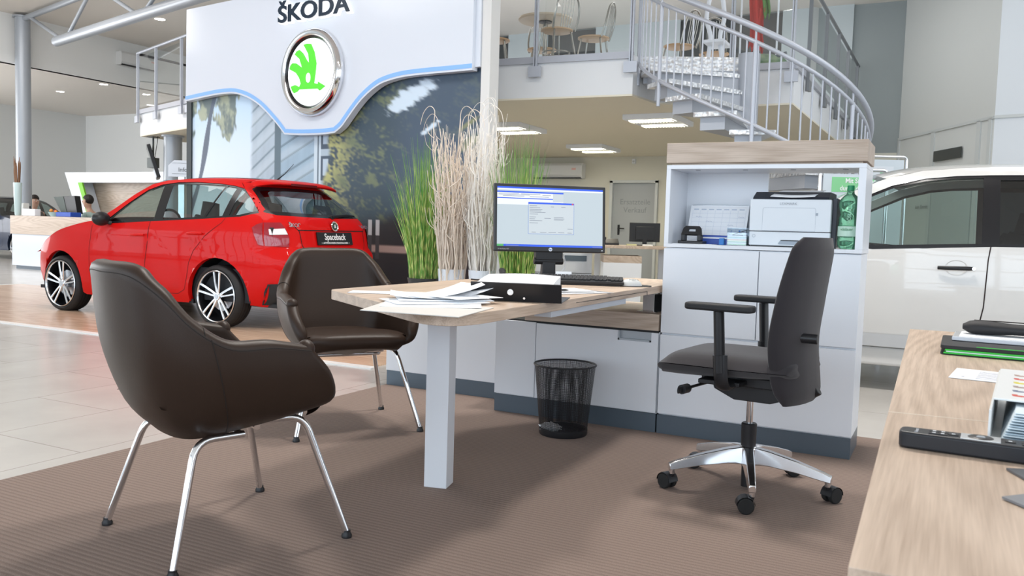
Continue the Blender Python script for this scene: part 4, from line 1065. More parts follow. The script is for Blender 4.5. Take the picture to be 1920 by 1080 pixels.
hd = wb(MB().prism(hp, .03, .125, f=lambda a, b_, c: (a, c, b_)), 'header_panel', M_white2, bevel=.002)
M_blue = mat('blue_light_band', (.22, .42, .80), .3, emit=(.25, .50, 1.0), es=.12)
def off_curve(d):
    out = []; n = len(curve)
    for i in range(n):
        a = Vector(curve[max(i-1,0)]); b_ = Vector(curve[min(i+1,n-1)]); t = (b_-a).normalized(); out.append(tuple(Vector(curve[i]) + Vector((t.y, -t.x))*d*-1 if False else Vector(curve[i]) + Vector((-t.y, t.x))*(-d)))
    return out
c1 = off_curve(.022); c2 = off_curve(.068)
if c1[len(c1)//2][1] < curve[len(curve)//2][1]: c1 = off_curve(-.022); c2 = off_curve(-.068)
bm2 = MB(); vs = [Vector((a, .1285, b_)) for a, b_ in c1] + [Vector((a, .1285, b_)) for a, b_ in c2]; n = len(c1)
bm2.add(vs, [(i, i+1, n+i+1, n+i) for i in range(n-1)])
wb(bm2, 'blue_light_band', M_blue, hd).parent = hd
tk = MB()
for i in (8, 17, 40, 52, 60, 76):
    if i < n-1:
        a, b_ = Vector(c1[i]), Vector(c2[i]); t = (b_-a).normalized(); q = Vector((-t.y, t.x))*.005
        tk.add([(p.x, .1295, p.y) for p in (a+q, b_+q, b_-q, a-q)], [(0,1,2,3)])
wb(tk, 'band_joint', M_trim, hd)
sm = MB(); sm.box(.125, 5.11, .1245, .1256, 3.405, 3.412)
for s in (.58, 4.575): sm.box(s-.0035, s+.0035, .1245, .1256, 2.76, 3.88)
wb(sm, 'panel_seam', mat('seam_grey', (.45, .47, .52), .6), hd)
wb(MB().box(.058, .125, .004, .08, 2.70, 3.88), 'header_return', M_white2)
# round emblem
EC = sw(2.53, 2.825, .125); EM = frame(EC, -SW, (0,0,1))
em = thing('round_emblem', 'lit round emblem with a green winged arrow in a chrome ring on the brand wall', 'emblem', EC)
EI = Matrix.Translation(-EC)
def eb(mb, name, m, parent=em, **k):
    mb.v = [tuple(EI @ EM @ Vector(v)) for v in mb.v]; return mb.build(name, m, parent, **k)
eb(MB().lathe([(.40,.0),(.515,0),(.525,.04),(.515,.075),(.488,.10),(.452,.10),(.430,.085),(.415,.06),(.41,.05)], 72), 'chrome_ring', M_chrome, smooth=True)
eb(MB().lathe([(.43,.0865),(.405,.070),(.398,.055)], 72), 'inner_ring', M_trim, smooth=True)
eb(MB().lathe([(0,.065),(.402,.062)], 64), 'white_face', mat('lit_white_face', (.95,.97,1), .3, emit=(.95,.98,1), es=.5), smooth=True)
def eu(pts): return [((x-452)/217*.40, -(y-637-((x-452)*-.10))/298*.40) for x, y in pts]
M_green = mat('lit_green', (.08,.62,.03), .35, emit=(.12,.85,.03), es=.18)
wing = [(388,396),(425,386),(460,390),(492,460),(512,560),(505,640),(492,735),(530,742),(530,722),(598,760),(545,802),(528,784),(350,792),(332,812),(300,826),(283,806),(268,768),(312,752),(352,770),(366,740),(350,690),(318,645),(285,628),(255,612),(262,580),(283,556),(322,560),(378,600),(350,520),(304,482),(322,452),(350,440),(385,470),(420,530),(444,560),(436,480)]
eb(MB().prism(eu(wing), .064, .078), 'green_winged_arrow', M_green, bevel=.003)
eb(MB().prism([( (440-452)/217*.40 + .040*math.cos(a), -(688-637)/298*.40 + .058*math.sin(a)) for a in [2*math.pi*k/24 for k in range(24)]], .077, .0795), 'white_eye', bpy.data.materials['lit_white_face'])
# raised lettering
LC = sw(2.53, 3.562, .125)
lt = thing('brand_letters', 'raised dark blue brand lettering above the round emblem', 'lettering', LC)
LM = Matrix.Translation(-LC) @ frame(LC, -SW, (0,0,1))
text_mesh('letter_backing', 'ŠKODA', .285, mat('white_acrylic', (.95,.96,.98), .3, emit=(1,1,1), es=.5), lt, LM @ Matrix.Translation((.006,-.008,.02)), extrude=.02, bold=.014, sx=1.30)
text_mesh('letters', 'ŠKODA', .285, mat('navy_letters', (.006,.022,.045), .25), lt, LM @ Matrix.Translation((0,0,.048)), extrude=.008, bold=.006, sx=1.30)

# ---------------------------------------------------------------- gallery
M_fascia = mat('white_fascia', (.72,.73,.74), .6)
GP = [(-13.2,10.68),(-11.06,9.91),(-7.9,8.78),(-4.94,8.79),(-3.19,8.90),(-3.12,9.55),(-2.12,10.0),(-1.68,9.99),(-1.65,15.85),(-13.2,15.85)]
struct('floor_gallery', MB().prism(GP, 2.52, 2.94), M_fascia)
struct('ceiling_gallery_soffit', MB().prism([(x*(1), y) for x, y in GP], 2.5, 2.52), M_cream)
def edge_strip(a, b, o0, o1, z0, z1, mb):
    a = Vector(a); b = Vector(b); d = (b-a).normalized(); n = Vector((d.y, -d.x))
    if n.dot(Vector((-5, 12.5)) - (a+b)/2) > 0: n = -n
    ps = [a+n*o0, b+n*o0, b+n*o1, a+n*o1]; mb.prism([(p.x, p.y) for p in ps], z0, z1)
tr = MB()
for i in (0,1,2,3,5,6,7): edge_strip(GP[i], GP[i+1], -.02, .035, 2.90, 2.975, tr)
edge_strip(GP[9], GP[0], -.02, .035, 2.90, 2.975, tr)
struct('trim_3', tr, mat('grey_edge_trim', (.42,.43,.47), .4, .2))
def balustrade(name, label, segs, mtl=None, wires=False):
    a0 = segs[0][0]; t = thing(name, label, 'railing', (a0[0], a0[1], 2.5), group='gallery balustrades')
    m_ = mtl or M_greymetal
    for a, b, posts in segs:
        A = Vector((a[0], a[1], 0)); B = Vector((b[0], b[1], 0)); d = (B-A); L = d.length; d.normalize(); n = Vector((d.y, -d.x, 0))
        if n.dot(Vector((-5, 12.5, 0)) - (A+B)/2) > 0: n = -n
        O = n*.05
        MB().tube([A+O+Vector((0,0,3.975)), B+O+Vector((0,0,3.975))], .024, 12).build('handrail', m_, t, W=True, smooth=True)
        for p in posts:
            q = A + d*p + O; ang = Matrix.Translation(q) @ Matrix.Rotation(math.atan2(d.y, d.x), 4, 'Z')
            pp = MB(); pp.box(-.022,-.006,-.02,.02,2.74,3.96,M=ang).box(.006,.022,-.02,.02,2.74,3.96,M=ang).box(-.075,.075,-.035,-.02 if False else .0,2.74,2.86,M=ang)
            pp.build('post', m_, t, W=True, bevel=.001)
        ps = sorted(posts)
        for p, q in zip(ps[:-1], ps[1:]):
            e = [A + d*(p+.03) + O, A + d*(q-.03) + O]; gg = MB(); w = n*.004
            gg.add([e[0]-w+Vector((0,0,3.0)), e[1]-w+Vector((0,0,3.0)), e[1]-w+Vector((0,0,3.90)), e[0]-w+Vector((0,0,3.90))], [(0,1,2,3)])
            gg.build('glass_pane', M_clear, t, W=True)
    return t
balustrade('glass_balustrade', 'glass balustrade with grey posts at the left corner of the gallery', [((-13.2,10.68),(-11.06,9.91),[.02,.90,2.02]), ((-11.06,9.91),(-7.9,8.78),[.03,1.1,2.2,3.3])])
balustrade('glass_balustrade', 'glass balustrade of the gallery between brand wall and spiral staircase', [((-7.9,8.78),(-4.94,8.79),[.02,1.5,2.9]), ((-4.94,8.79),(-3.19,8.90),[.62,1.74])])
balustrade('glass_balustrade', 'glass balustrade piece right of the staircase column', [((-2.12,10.0),(-1.68,9.99),[-.26,.42])])
balustrade('glass_balustrade', 'dark railing running back along the gallery left end', [((-13.2,15.8),(-13.2,10.68),[.1,1.8,3.5])], M_trim)
balustrade('glass_balustrade', 'glass railing running back to the grey wall at the right of the gallery', [((-1.68,10.05),(-1.65,15.8),[.55,1.9,3.1,4.3,5.6])], mat('mid_grey_steel', (.2,.21,.22), .4, .4))

# ---------------------------------------------------------------- spiral staircase
SC = Vector((-2.05, 9.50, 0)); SRD = 1.22
t = thing('spiral_staircase', 'grey spiral staircase with diamond plate treads rising to the gallery', 'staircase', (SC.x, SC.y, 0))
def cp(r, th, z): a = math.radians(th); return Vector((r*math.cos(a), r*math.sin(a), z))
M_diamond = mat('diamond_plate', (.72,.73,.74), .42, .7)
nt = M_diamond.node_tree; tc = nt.nodes.new('ShaderNodeTexCoord'); vo = nt.nodes.new('ShaderNodeTexVoronoi'); vo.inputs['Scale'].default_value = 24; bp = nt.nodes.new('ShaderNodeBump'); bp.inputs['Strength'].default_value = .9; bp.inputs['Distance'].default_value = .018
nt.links.new(tc.outputs['Object'], vo.inputs['Vector']); nt.links.new(vo.outputs[0], bp.inputs['Height']); nt.links.new(bp.outputs[0], nt.nodes['Principled BSDF'].inputs['Normal'])
M_stair = mat('stair_grey_paint', (.40,.42,.46), .45, .2)
MB().cyl((-.03,.0,0), (-.03,.0,2.985), .118, n=40).build('column', M_stair, t, smooth=True)
for k in range(1, 16):
    th0 = -157 + 18*(k-1) - 1.5; th1 = th0 + 21; z = 2.95 - .184*k
    n = 5; po = [cp(.10, th0, 0), cp(.10, th1, 0)] + [cp(SRD-.03, th1 - (th1-th0)*i/n, 0) for i in range(n+1)]
    tr_ = MB().prism([(p.x, p.y) for p in po], z-.045, z).build('tread', M_diamond, t)
    a = [cp(.10, th0+2, 0), cp(.10, th1-6, 0), cp(SRD-.10, th1-6, 0), cp(SRD-.10, th0+2, 0)]
    MB().prism([(p.x, p.y) for p in a], z-.17, z-.045).build('tread_box', M_stair, tr_)
# landing plate joining the gallery floor
po = [cp(.1,-175,0), cp(.1,-157,0), cp(SRD-.02,-157,0), cp(SRD+.02,-165,0), cp(SRD+.05,-178,0)]
lp = MB().prism([(p.x, p.y) for p in po], 2.80, 2.95).build('landing', M_diamond, t)
a = [cp(.10,-175,0), cp(.10,-159,0), cp(SRD-.06,-159,0), cp(SRD-.03,-175,0)]
MB().prism([(p.x, p.y) for p in a], 2.66, 2.80).build('landing_box', M_stair, lp)
zl = lambda th: 2.05 - .0101*(th+74)
ths = np.arange(-154, 112, 4)
MB().tube([cp(SRD, th, zl(th)) for th in ths], .021, 12).build('lower_rail', M_greymetal, t, smooth=True)
MB().tube([cp(SRD, th, zl(th)+.775) for th in ths], .021, 12).build('middle_rail', M_greymetal, t, smooth=True)
MB().tube([cp(SRD+.015, th, zl(th)+.905) for th in ths], .030, 14).build('handrail', M_greymetal, t, smooth=True)
for th in np.arange(-151, 110, 5.05):
    MB().tube([cp(SRD, th, zl(th)), cp(SRD, th, zl(th)+.775)], .0085, 8).build('baluster', M_greymetal, t, smooth=True)
for th in (-157, -126, -76.5, -25, 30, 84):
    MB().tube([cp(SRD, th, max(0,zl(th)-.26 if th<-100 else zl(th)-.2)), cp(SRD, th, zl(th)+.79)], .021, 12).tube([cp(SRD, th, zl(th)+.79), cp(SRD, th, zl(th)+.90)], .011, 8).build('post', M_greymetal, t, smooth=True)
# ---------------------------------------------------------------- ceiling, columns, truss
def on_disc(x, y, z, label, r=.095):
    t = thing('ceiling_downlight', label, 'ceiling light', (x, y, z), group='recessed ceiling downlights')
    MB().lathe([(r, 0), (r+.02, -.006), (r+.022, 0)], 24).build('light_ring', mat('white_ring', (.85,.85,.85), .4) if not bpy.data.materials.get('white_ring') else bpy.data.materials['white_ring'], t, smooth=True)
    MB().lathe([(0, -.003), (r, -.003)], 24).build('lit_lens', M_lamp, t)
    return t
on_disc(-14.41, 12.13, 5.03, 'round recessed downlight in the high ceiling left of the brand wall')
for x, y, l in ((-19.5,13.48,'leftmost round downlight in the lower ceiling beyond the column'),(-17.4,13.10,'round downlight in the lower ceiling, between its two neighbours'),(-19.2,15.85,'round downlight in the lower ceiling seen through the gallery glass'),(-17.7,14.5,'small dim downlight in the lower ceiling above the one seen through the gallery glass'),(-20.5, 10.5,'round downlight in the lower ceiling out of view at the left')): 
    if x > -20: on_disc(x, y, 4.05, l, .085)
def column(x, y, r, z, label):
    t = thing('round_column', label, 'column', (x, y, 0))
    MB().cyl((0,0,0),(0,0,z), r, n=40, cap=False).build('shaft', M_colpaint, t, smooth=True)
    MB().cyl((0,0,z-.03),(0,0,z), r+.04, n=40).build('head_plate', M_colpaint, t, smooth=True)
    return t
M_colpaint = mat('grey_column_paint', (.36,.385,.42), .35, .2)
column(-16.78, 10.80, .14, 4.98, 'tall grey round column rising behind the reception counter to the truss')
column(-12.38, 10.70, .155, 2.50, 'short grey round column under the left corner of the gallery')
tr = thing('roof_truss', 'grey tubular steel roof truss under the ceiling, from the tall column to the right', 'truss', (-16.78, 10.80, 4.3))
dT = Vector((.970, -.242, 0)); T0 = Vector((-16.70, 10.78, 0))
def tp_(s, z): p = T0 + dT*s; return Vector((p.x, p.y, z))
MB().tube([tp_(0.0,4.93), tp_(13,4.93)], .055, 16).build('upper_chord', M_colpaint, tr, W=True, smooth=True)
MB().tube([tp_(1.62,4.28), tp_(13,4.28)], .092, 22).build('lower_chord', M_colpaint, tr, W=True, smooth=True)
zz = [(.35,4.90,1.80,4.32),(2.15,4.32,3.05,4.90),(4.9,4.32,3.6,4.90),(5.2,4.32,6.3,4.90),(8.0,4.32,6.6,4.90),(8.4,4.32,9.5,4.90),(11.2,4.32,9.9,4.90)]
for a, za, b_, zb in zz: MB().tube([tp_(a,za), tp_(b_,zb)], .034, 12).build('diagonal', M_colpaint, tr, W=True, smooth=True)
def aircon(name, label, M, w, h, d=.2):
    t = thing(name, label, 'air conditioner', M.translation)
    R_ = Matrix.Translation(-M.translation) @ M
    pr2 = [(0,0),(d*.75,0),(d,h*.25),(d,h*.85),(d*.85,h),(0,h)]
    MB().prism(pr2, -w/2, w/2, f=lambda a,b_,c:(c,-a,b_)).build('casing', mat(name+'_white', (.70,.70,.69), .35), t, M=R_, bevel=.006)
    MB().box(-w/2+.03, w/2-.03, -d*.9, -d*.55, -.004, .02).build('air_outlet', M_black, t, M=R_)
    MB().box(w*.30, w*.38, -d-.003, -d, h*.55, h*.68).build('display', mat(name+'_display', (.75,.45,.40), .4), t, M=R_)
    return t
aircon('air_conditioner', 'white split air conditioner on the bulkhead beside the gallery railing', Matrix.Translation((-17.0, 13.6, 4.47)) @ Matrix.Rotation(math.radians(90), 4, 'Z'), 1.0, .30)
aircon('air_conditioner', 'white split air conditioner on the back wall above the desk monitor', Matrix.Translation((-7.15, 15.85, 2.07)), 1.10, .30)

# ---------------------------------------------------------------- back office under the gallery
M_tube = mat('lit_tube', (1,1,1), .5, emit=(1.0,.93,.72), es=5)
def louvre(x, y, label):
    t = thing('office_ceiling_light', label, 'ceiling light', (x, y, 2.5), group='louvre lights under the gallery')
    MB().box(-.33,.33,-.46,.46,-.065,0).build('housing', M_white, t, bevel=.004)
    for yy in (-.25,.25):
        l_ = MB().box(-.28,.28,yy-.11,yy+.11,-.069,-.064).build('lit_louvre', M_tube, t)
        lv = MB()
        for k in range(15): lv.box(-.28+.04*k-.002,-.28+.04*k+.002,yy-.11,yy+.11,-.082,-.069)
        lv.build('louvre_fins', mat('louvre_metal', (.7,.7,.65), .3, .6) if not bpy.data.materials.get('louvre_metal') else bpy.data.materials['louvre_metal'], l_)
louvre(-5.74, 11.0, 'louvre ceiling light under the gallery, nearest the brand wall'); louvre(-5.67, 13.95, 'farthest louvre ceiling light under the gallery, above the air conditioner'); louvre(-3.46, 10.7, 'louvre ceiling light under the gallery below the spiral stairs')
for x, y in ((-5.74,11.0),(-5.67,13.95),(-3.46,10.7),(-8.6,12.5)):
    o = area_light('office_light', (x, y, 2.40), (x, y, 0), .6, .8, 16, (1.0,.93,.78))
M_door = mat('grey_door', (.40,.42,.43), .6)
d = struct('door_1', MB().box(-6.0,-5.13,15.90,15.95,0,1.99), M_door)
hn = MB().box(-5.895,-5.855,15.885,15.90,.97,1.17).tube([(-5.875,15.885,1.10),(-5.875,15.84,1.10),(-5.74,15.835,1.095)], .012, 8).build('door_handle', M_black, d); 
MD = frame((-5.555,15.897,1.55), (1,0,0), (0,0,1))
text_mesh('door_text', 'Ersatzteile', .15, mat('door_lettering', (.27,.29,.30), .6), d, frame((-5.555,15.897,1.62), (1,0,0), (0,0,1)), sx=1.0)
text_mesh('door_text', 'Verkauf', .15, bpy.data.materials['door_lettering'], d, frame((-5.555,15.897,1.46), (1,0,0), (0,0,1)), sx=1.0)
struct('trim_4', MB().box(-6.06,-6.0,15.80,15.95,0,2.03).box(-5.13,-5.08,15.80,15.95,0,2.03).box(-6.06,-5.08,15.80,15.95,1.99,2.04), bpy.data.materials['wall_trim'])
t = thing('smoke_detector', 'small white detector on the back wall above the grey door', 'detector', (-5.58,15.82,2.40)); MB().box(-.03,.03,-.03,.03,-.04,.05).build('casing', M_white, t); MB().cyl((0,-.03,0),(0,-.045,0),.02,n=12).build('sensor', M_steel, t)
# second sales desk
t = thing('back_office_desk', 'distant oak desk with a monitor in the back office', 'desk', (-4.05,11.5,0))
R2 = Matrix.Rotation(math.radians(25), 4, 'Z')
MB().box(-.60,.55,-.45,.45,.795,.835).build('tabletop', M_oakx, t, M=R2, bevel=.002)
MB().box(.42,.50,.2,.28,0,.80).build('leg', M_white, t, M=R2)
MB().box(-.5,-.42,.2,.28,0,.80).build('leg', M_white, t, M=R2)
MB().box(-.42,.10,-.52,.10,.06,.60).build('pedestal', M_white, t, M=R2)
MB().box(-.42,.10,-.52,.10,.60,.695).build('pedestal_top', M_oakx, t, M=R2)
def flat_monitor(name, label, loc, rz, w, h, tilt=0, foot=.12):
    t = thing(name, label, 'monitor', loc, rz)
    MB().box(-w/2,w/2,-.02,.02,foot,foot+h).box(-w*.3,w*.3,.02,.045,foot+h*.1,foot+h*.8).build('screen_housing', M_black, t, bevel=.004)
    MB().box(-.03,.03,.02,.05,0,foot+.1).build('stand_neck', M_black, t); MB().box(-.12,.12,-.06,.10,0,.012).build('stand_foot', M_black, t, bevel=.003)
    return t
flat_monitor('computer_monitor', 'black monitor seen from behind on the distant back office desk', (-3.90,11.62,.835), 25+180, .43, .27, foot=.055)
t = thing('desk_phone', 'black desk telephone on the distant desk left of its monitor', 'telephone', (-4.36,11.15,.835), 25); MB().prism([(0,0),(.22,0),(.22,.09),(0,.03)], 0, .24, f=lambda a,b_,c:(c,a,b_)).build('base', M_black, t, bevel=.006); MB().box(.02,.06,.02,.2,.07,.11).build('handset', M_blackm, t, bevel=.01)
for k, (x, y, c, l) in enumerate(((-4.02,11.42,(.55,.55,.32),'pale yellow note pad on the distant back office desk'),(-3.80,11.47,(.8,.8,.8),'white paper pile on the distant back office desk'))):
    o = MB().box(-.07,.07,-.05,.05,0,.02).build('note_pad' if k == 0 else 'paper_pile', mat('pad_%d' % k, c, .7), bevel=.002); o.location = (x, y, .8355); o.rotation_euler.z = .4; tag(o, l, 'paper')
t = thing('back_office_cabinet', 'low white cabinet behind the main monitor in the back office', 'cabinet', (-5.15,11.6,0)); MB().box(-.42,.42,-.3,.3,.06,.70).build('body', M_white2, t, bevel=.003, M=R2); MB().box(-.42,.42,-.31,-.30,.40,.406).build('drawer_gap', M_seam, t, M=R2); MB().box(.02,.34,-.312,-.30,.58,.66).build('handle_recess', M_plinth, t, M=R2)
t = thing('back_office_cabinet', 'tall pale cabinet behind the twigs in the back office', 'cabinet', (-8.0,14.2,0)); MB().box(-.6,.6,-.3,.3,0,1.25).build('body', M_white2, t, bevel=.003); MB().box(-.6,.6,-.3,.3,1.25,1.62).build('oak_upper_box', M_oakx, t, bevel=.003); MB().box(-.003,.003,-.302,-.30,.05,1.22).build('door_gap', M_seam, t)
[o for o in bpy.data.objects if o.name == 'office_chair'][0]['group'] = 'office swivel chairs'
def _copychair(loc, rz, label):
    src = [o for o in bpy.data.objects if o.name == 'office_chair'][0]
    c = copy_tree(src); c.location = loc; c.rotation_euler.z = math.radians(rz); c['label'] = label; c['group'] = 'office swivel chairs'; return c
_copychair((-3.15, 11.78, 0), 190, 'dark swivel chair at the distant back office desk, mostly hidden by the storage cabinet')
# display stands seen past the cabinet
def poster_stand(loc, rz, w, h, z0, label, paint):
    t = thing('poster_stand', label, 'poster stand', loc, rz)
    MB().tube(arc_corner([(-w/2,0,0),(-w/2,0,h),(w/2,0,h),(w/2,0,0)], .05, 5), .018, 10).tube([(-w/2,0,z0),(w/2,0,z0)], .014, 8).build('tube_frame', M_alu, t, smooth=True)
    MB().box(-w/2+.03,w/2-.03,-.004,.004,z0+.02,h-.04).build('poster_sheet', mat('poster_white', (.62,.68,.72), .4), t)
    MB().box(-w/2-.05,w/2+.05,-.16,.16,0,.02).build('foot_plate', M_alu, t, bevel=.003)
    paint(t, w, h); return t
def p1(t, w, h):
    MB().box(-.20,w/2-.05,-.0065,-.004,h-.21,h-.07).build('green_band', mat('green_print', (.25,.62,.30), .5), t)
    text_mesh('poster_text', 'Mit Sicherheit', .062, M_wh, t, frame((.08,-.0085,h-.105), (1,0,0), (0,0,1)), bold=.001, sx=.9); text_mesh('poster_text', 'durch den Winter', .062, M_wh, t, frame((.08,-.0085,h-.175), (1,0,0), (0,0,1)), bold=.001, sx=.9)
poster_stand((-.86,8.60,0), 24, .62, 1.66, .5, 'metal poster stand with a green heading, seen through the printer shelf', p1)
def p2(t, w, h):
    MB().box(-.16,.16,-.006,-.004,h-.55,h-.12).build('inner_sheet', mat('pale_sheet', (.72,.76,.80), .5), t); MB().lathe([(0,0),(.03,0)], 16, M=Matrix.Translation((.03,-.0065,h-.19)) @ Matrix.Rotation(math.pi/2,4,'X')).build('green_mark', mat('green_mark', (.2,.5,.28), .5), t)
poster_stand((-.83,11.2,0), 24, .62, 2.02, .7, 'tall metal poster stand with a white sheet beside the grey wall', p2)
MBd = onA(1.62, 1.35, .0)
text_mesh('wall_text', 'kein Eintritt', .085, mat('dark_wall_text', (.12,.13,.13), .6), bpy.data.objects['wall_right_slanted'], frame(onA(1.0, 1.555, .03), (dA.x, dA.y, 0), (0,0,1)))
d2 = struct('door_2', MB().prism([(q.x, q.y) for q in (onA(1.28,0,0) , onA(2.42,0,0), onA(2.42,0,0)+Vector((nA.x*.02,nA.y*.02,0)), onA(1.28,0,0)+Vector((nA.x*.02,nA.y*.02,0)))], .02, 2.10), mat('wall_door', (.50,.53,.53), .6))
vt = MB(); ps = [onA(1.30,0,0)+Vector((nA.x*.02,nA.y*.02,0)), onA(2.1,0,0)+Vector((nA.x*.02,nA.y*.02,0)), onA(2.1,0,0)+Vector((nA.x*.035,nA.y*.035,0)), onA(1.30,0,0)+Vector((nA.x*.035,nA.y*.035,0))]
vt.prism([(q.x,q.y) for q in ps], 2.24, 2.40); tag(vt.build('wall_display', mat('dark_display', (.06,.065,.06), .4)), 'small dark display strip on the slanted wall above the white car', 'display')

# ---------------------------------------------------------------- reception at the far left
t = thing('reception_counter', 'white reception counter with a wooden upper band at the far left', 'counter', (-13.3,10.35,0))
MB().box(-15.86,-12.75,9.96,10.62,.065,.66).build('front_panel', M_white2, t, W=True, bevel=.003)
MB().box(-15.88,-12.73,9.94,10.64,.66,1.005).build('wood_band', M_oakx, t, W=True, bevel=.002)
MB().box(-15.80,-12.8,10.0,10.6,0,.065).build('plinth', M_plinth, t, W=True)
t = thing('reception_back_wall', 'white angular backdrop wall with a wooden niche edged in green behind the reception', 'partition', (-15.9,12.9,0))
MB().prism([(-18.3,2.03),(-13.4,2.03),(-13.4,1.80),(-17.80,1.80),(-17.40,.85),(-17.75,.85)], 12.75, 13.1, f=lambda a,b_,c:(a,c,b_)).box(-17.75,-13.4,12.8,13.1,0,.85).build('white_frame', M_white2, t, W=True)
MB().box(-17.9,-13.4,13.12,13.16,.8,1.85).build('wood_niche', M_oakx, t, W=True)
MB().prism([(-17.80,1.80),(-17.66,1.80),(-17.27,.85),(-17.40,.85)], 12.72, 12.76, f=lambda a,b_,c:(a,c,b_)).build('green_edge', mat('bright_green', (.22,.62,.03), .5), t, W=True)
t = thing('hanging_television', 'black television hanging edge-on from the gallery corner', 'television', (-12.98,10.78,2.5))
rayd = Vector((-.775,.632,0)); 
TM = Matrix.Translation((-.02,.02,-.46)) @ Matrix.Rotation(math.atan2(rayd.y, rayd.x), 4, 'Z') @ Matrix.Rotation(math.radians(-17), 4, 'X')
MB().box(-.50,.50,-.03,.03,-.30,.30).build('screen_housing', M_black, t, M=TM, bevel=.006)
MB().box(-.47,.47,.031,.033,-.27,.27).build('screen', mat('dark_screen', (.01,.03,.025), .08), t, M=TM)
MB().tube([(0,0,0),(0,0,-.42)], .018, 10).box(-.09,.09,-.06,.06,-.56,-.38).box(-.08,.08,-.08,.08,-.012,0).build('ceiling_bracket', mat('grey_bracket', (.12,.13,.13), .5, .5), t)
MB().tube(bez([(0.02,0,-.44),(.12,-.05,-.30),(.20,-.08,-.12),(.18,-.05,0)], 6), .006, 6).build('cable', M_black, t)
t = thing('information_sign', 'white angled information sign under the gallery beside the brand wall', 'sign', (-11.72,10.32,0), 27)
ps = [(-.22,1.74),(-.22,1.93),(-.12,2.02),(.55,2.02),(.55,1.74)]
MB().prism(ps, -.04, .04, f=lambda a,b_,c:(a,c,b_)).build('sign_board', M_white2, t, bevel=.004); MB().box(-.05,.05,-.03,.03,0,1.74).box(-.2,.2,-.15,.15,0,.02).build('stand', M_alu, t)
text_mesh('sign_text', 'Information', .10, mat('sign_grey', (.16,.17,.18), .5), t, frame((.19,-.043,1.86), (1,0,0), (0,0,1)))
MB().box(-.15,.52,-.0435,-.041,1.79,1.795).box(-.15,.52,-.0435,-.041,1.97,1.975).build('sign_line', bpy.data.materials['sign_grey'], t)
# things on the counter
CZ = 1.005
def rx(px, Y): return (-1.592 + (px-23)*.00156)*Y
t = thing('tall_vase', 'tall pale glass vase with dried reeds at the left end of the reception counter', 'vase', (rx(35,10.0),10.0,CZ))
MB().lathe([(0,0),(.045,0),(.055,.02),(.075,.62),(.072,.62),(.05,.03),(0,.03)], 24).build('vase_body', mat('pale_glass_vase', (.55,.68,.68), .15), t, smooth=True)
random.seed(3); rd = MB()
for k in range(14): 
    a = random.uniform(0, 6.28); r = .045; rd.tube(bez([(0,0,.05),(r*math.cos(a)*.7,r*math.sin(a)*.7,.5),(r*1.3*math.cos(a),r*1.3*math.sin(a),.85+random.uniform(0,.3))], 4), [.012]*8+[.004], 6)
rd.build('dried_reeds', mat('dried_reeds', (.22,.12,.07), .8), t, smooth=True)
def smallbox(name, cat, px, Y, w, d, h, color, label, z=CZ, rough=.5):
    o = MB().box(-w/2,w/2,-d/2,d/2,0,h).build(name, mat(name+'_paint', color, rough), bevel=min(.01, h*.2)); o.location = (rx(px, Y), Y, z); return tag(o, label, cat)
smallbox('leaflet_holder', 'leaflet holder', 61, 10.05, .38, .12, .13, (.82,.84,.90), 'white leaflet holder on the reception counter beside the vase')
smallbox('paper_box', 'box', 48, 10.17, .12, .12, .24, (.80,.80,.78), 'white upright box behind the leaflet holder on the reception counter')
o = MB().lathe([(0,0),(.045,0),(.045,.10),(.02,.16),(.02,.19),(0,.19)], 16).build('black_bottle', M_black, smooth=True); o.location = (rx(58,10.27),10.27,CZ); tag(o, 'small black bottle on the reception counter behind the white box', 'bottle')
t = thing('sweets_bowl', 'bowl of orange and red sweets on the reception counter left of the blue tray', 'bowl', (rx(104,10.15),10.15,CZ)); MB().lathe([(0,0),(.06,0),(.11,.08),(.10,.08),(.05,.01),(0,.01)], 20).build('bowl', mat('pale_bowl', (.5,.7,.72), .2), t, smooth=True)
bb = MB()
for k in range(9): bb.ball((.05*math.cos(k*2.1), .05*math.sin(k*2.1), .085+.012*(k % 3)), .032, 5, mi=k % 2)
bb.build('sweets', [mat('orange_wrap', (.75,.28,.05), .4), mat('red_wrap', (.65,.05,.04), .4)], t, smooth=True)
smallbox('blue_tray', 'tray', 130, 10.2, .42, .22, .085, (.02,.08,.45), 'bright blue tray on the reception counter under the tilted black screen')
t = thing('tilted_screen', 'large tilted black screen on the reception counter left of the seated person', 'screen', (rx(131,10.42),10.42,CZ)); MB().prism([(-.36,.37),(.24,.40),(.32,.06),(-.12,.06)], -.06, .06, f=lambda a,b_,c:(a,c,b_)).build('screen_housing', M_black, t, bevel=.006); MB().box(.0,.1,-.08,.08,0,.06).build('foot', M_black, t); MB().prism([(-.36,.37),(-.08,.385),(.03,.07),(-.12,.06)], -.066, -.06, f=lambda a,b_,c:(a,c,b_)).build('side_panel', mat('dark_grey_green', (.06,.08,.07), .5), t)
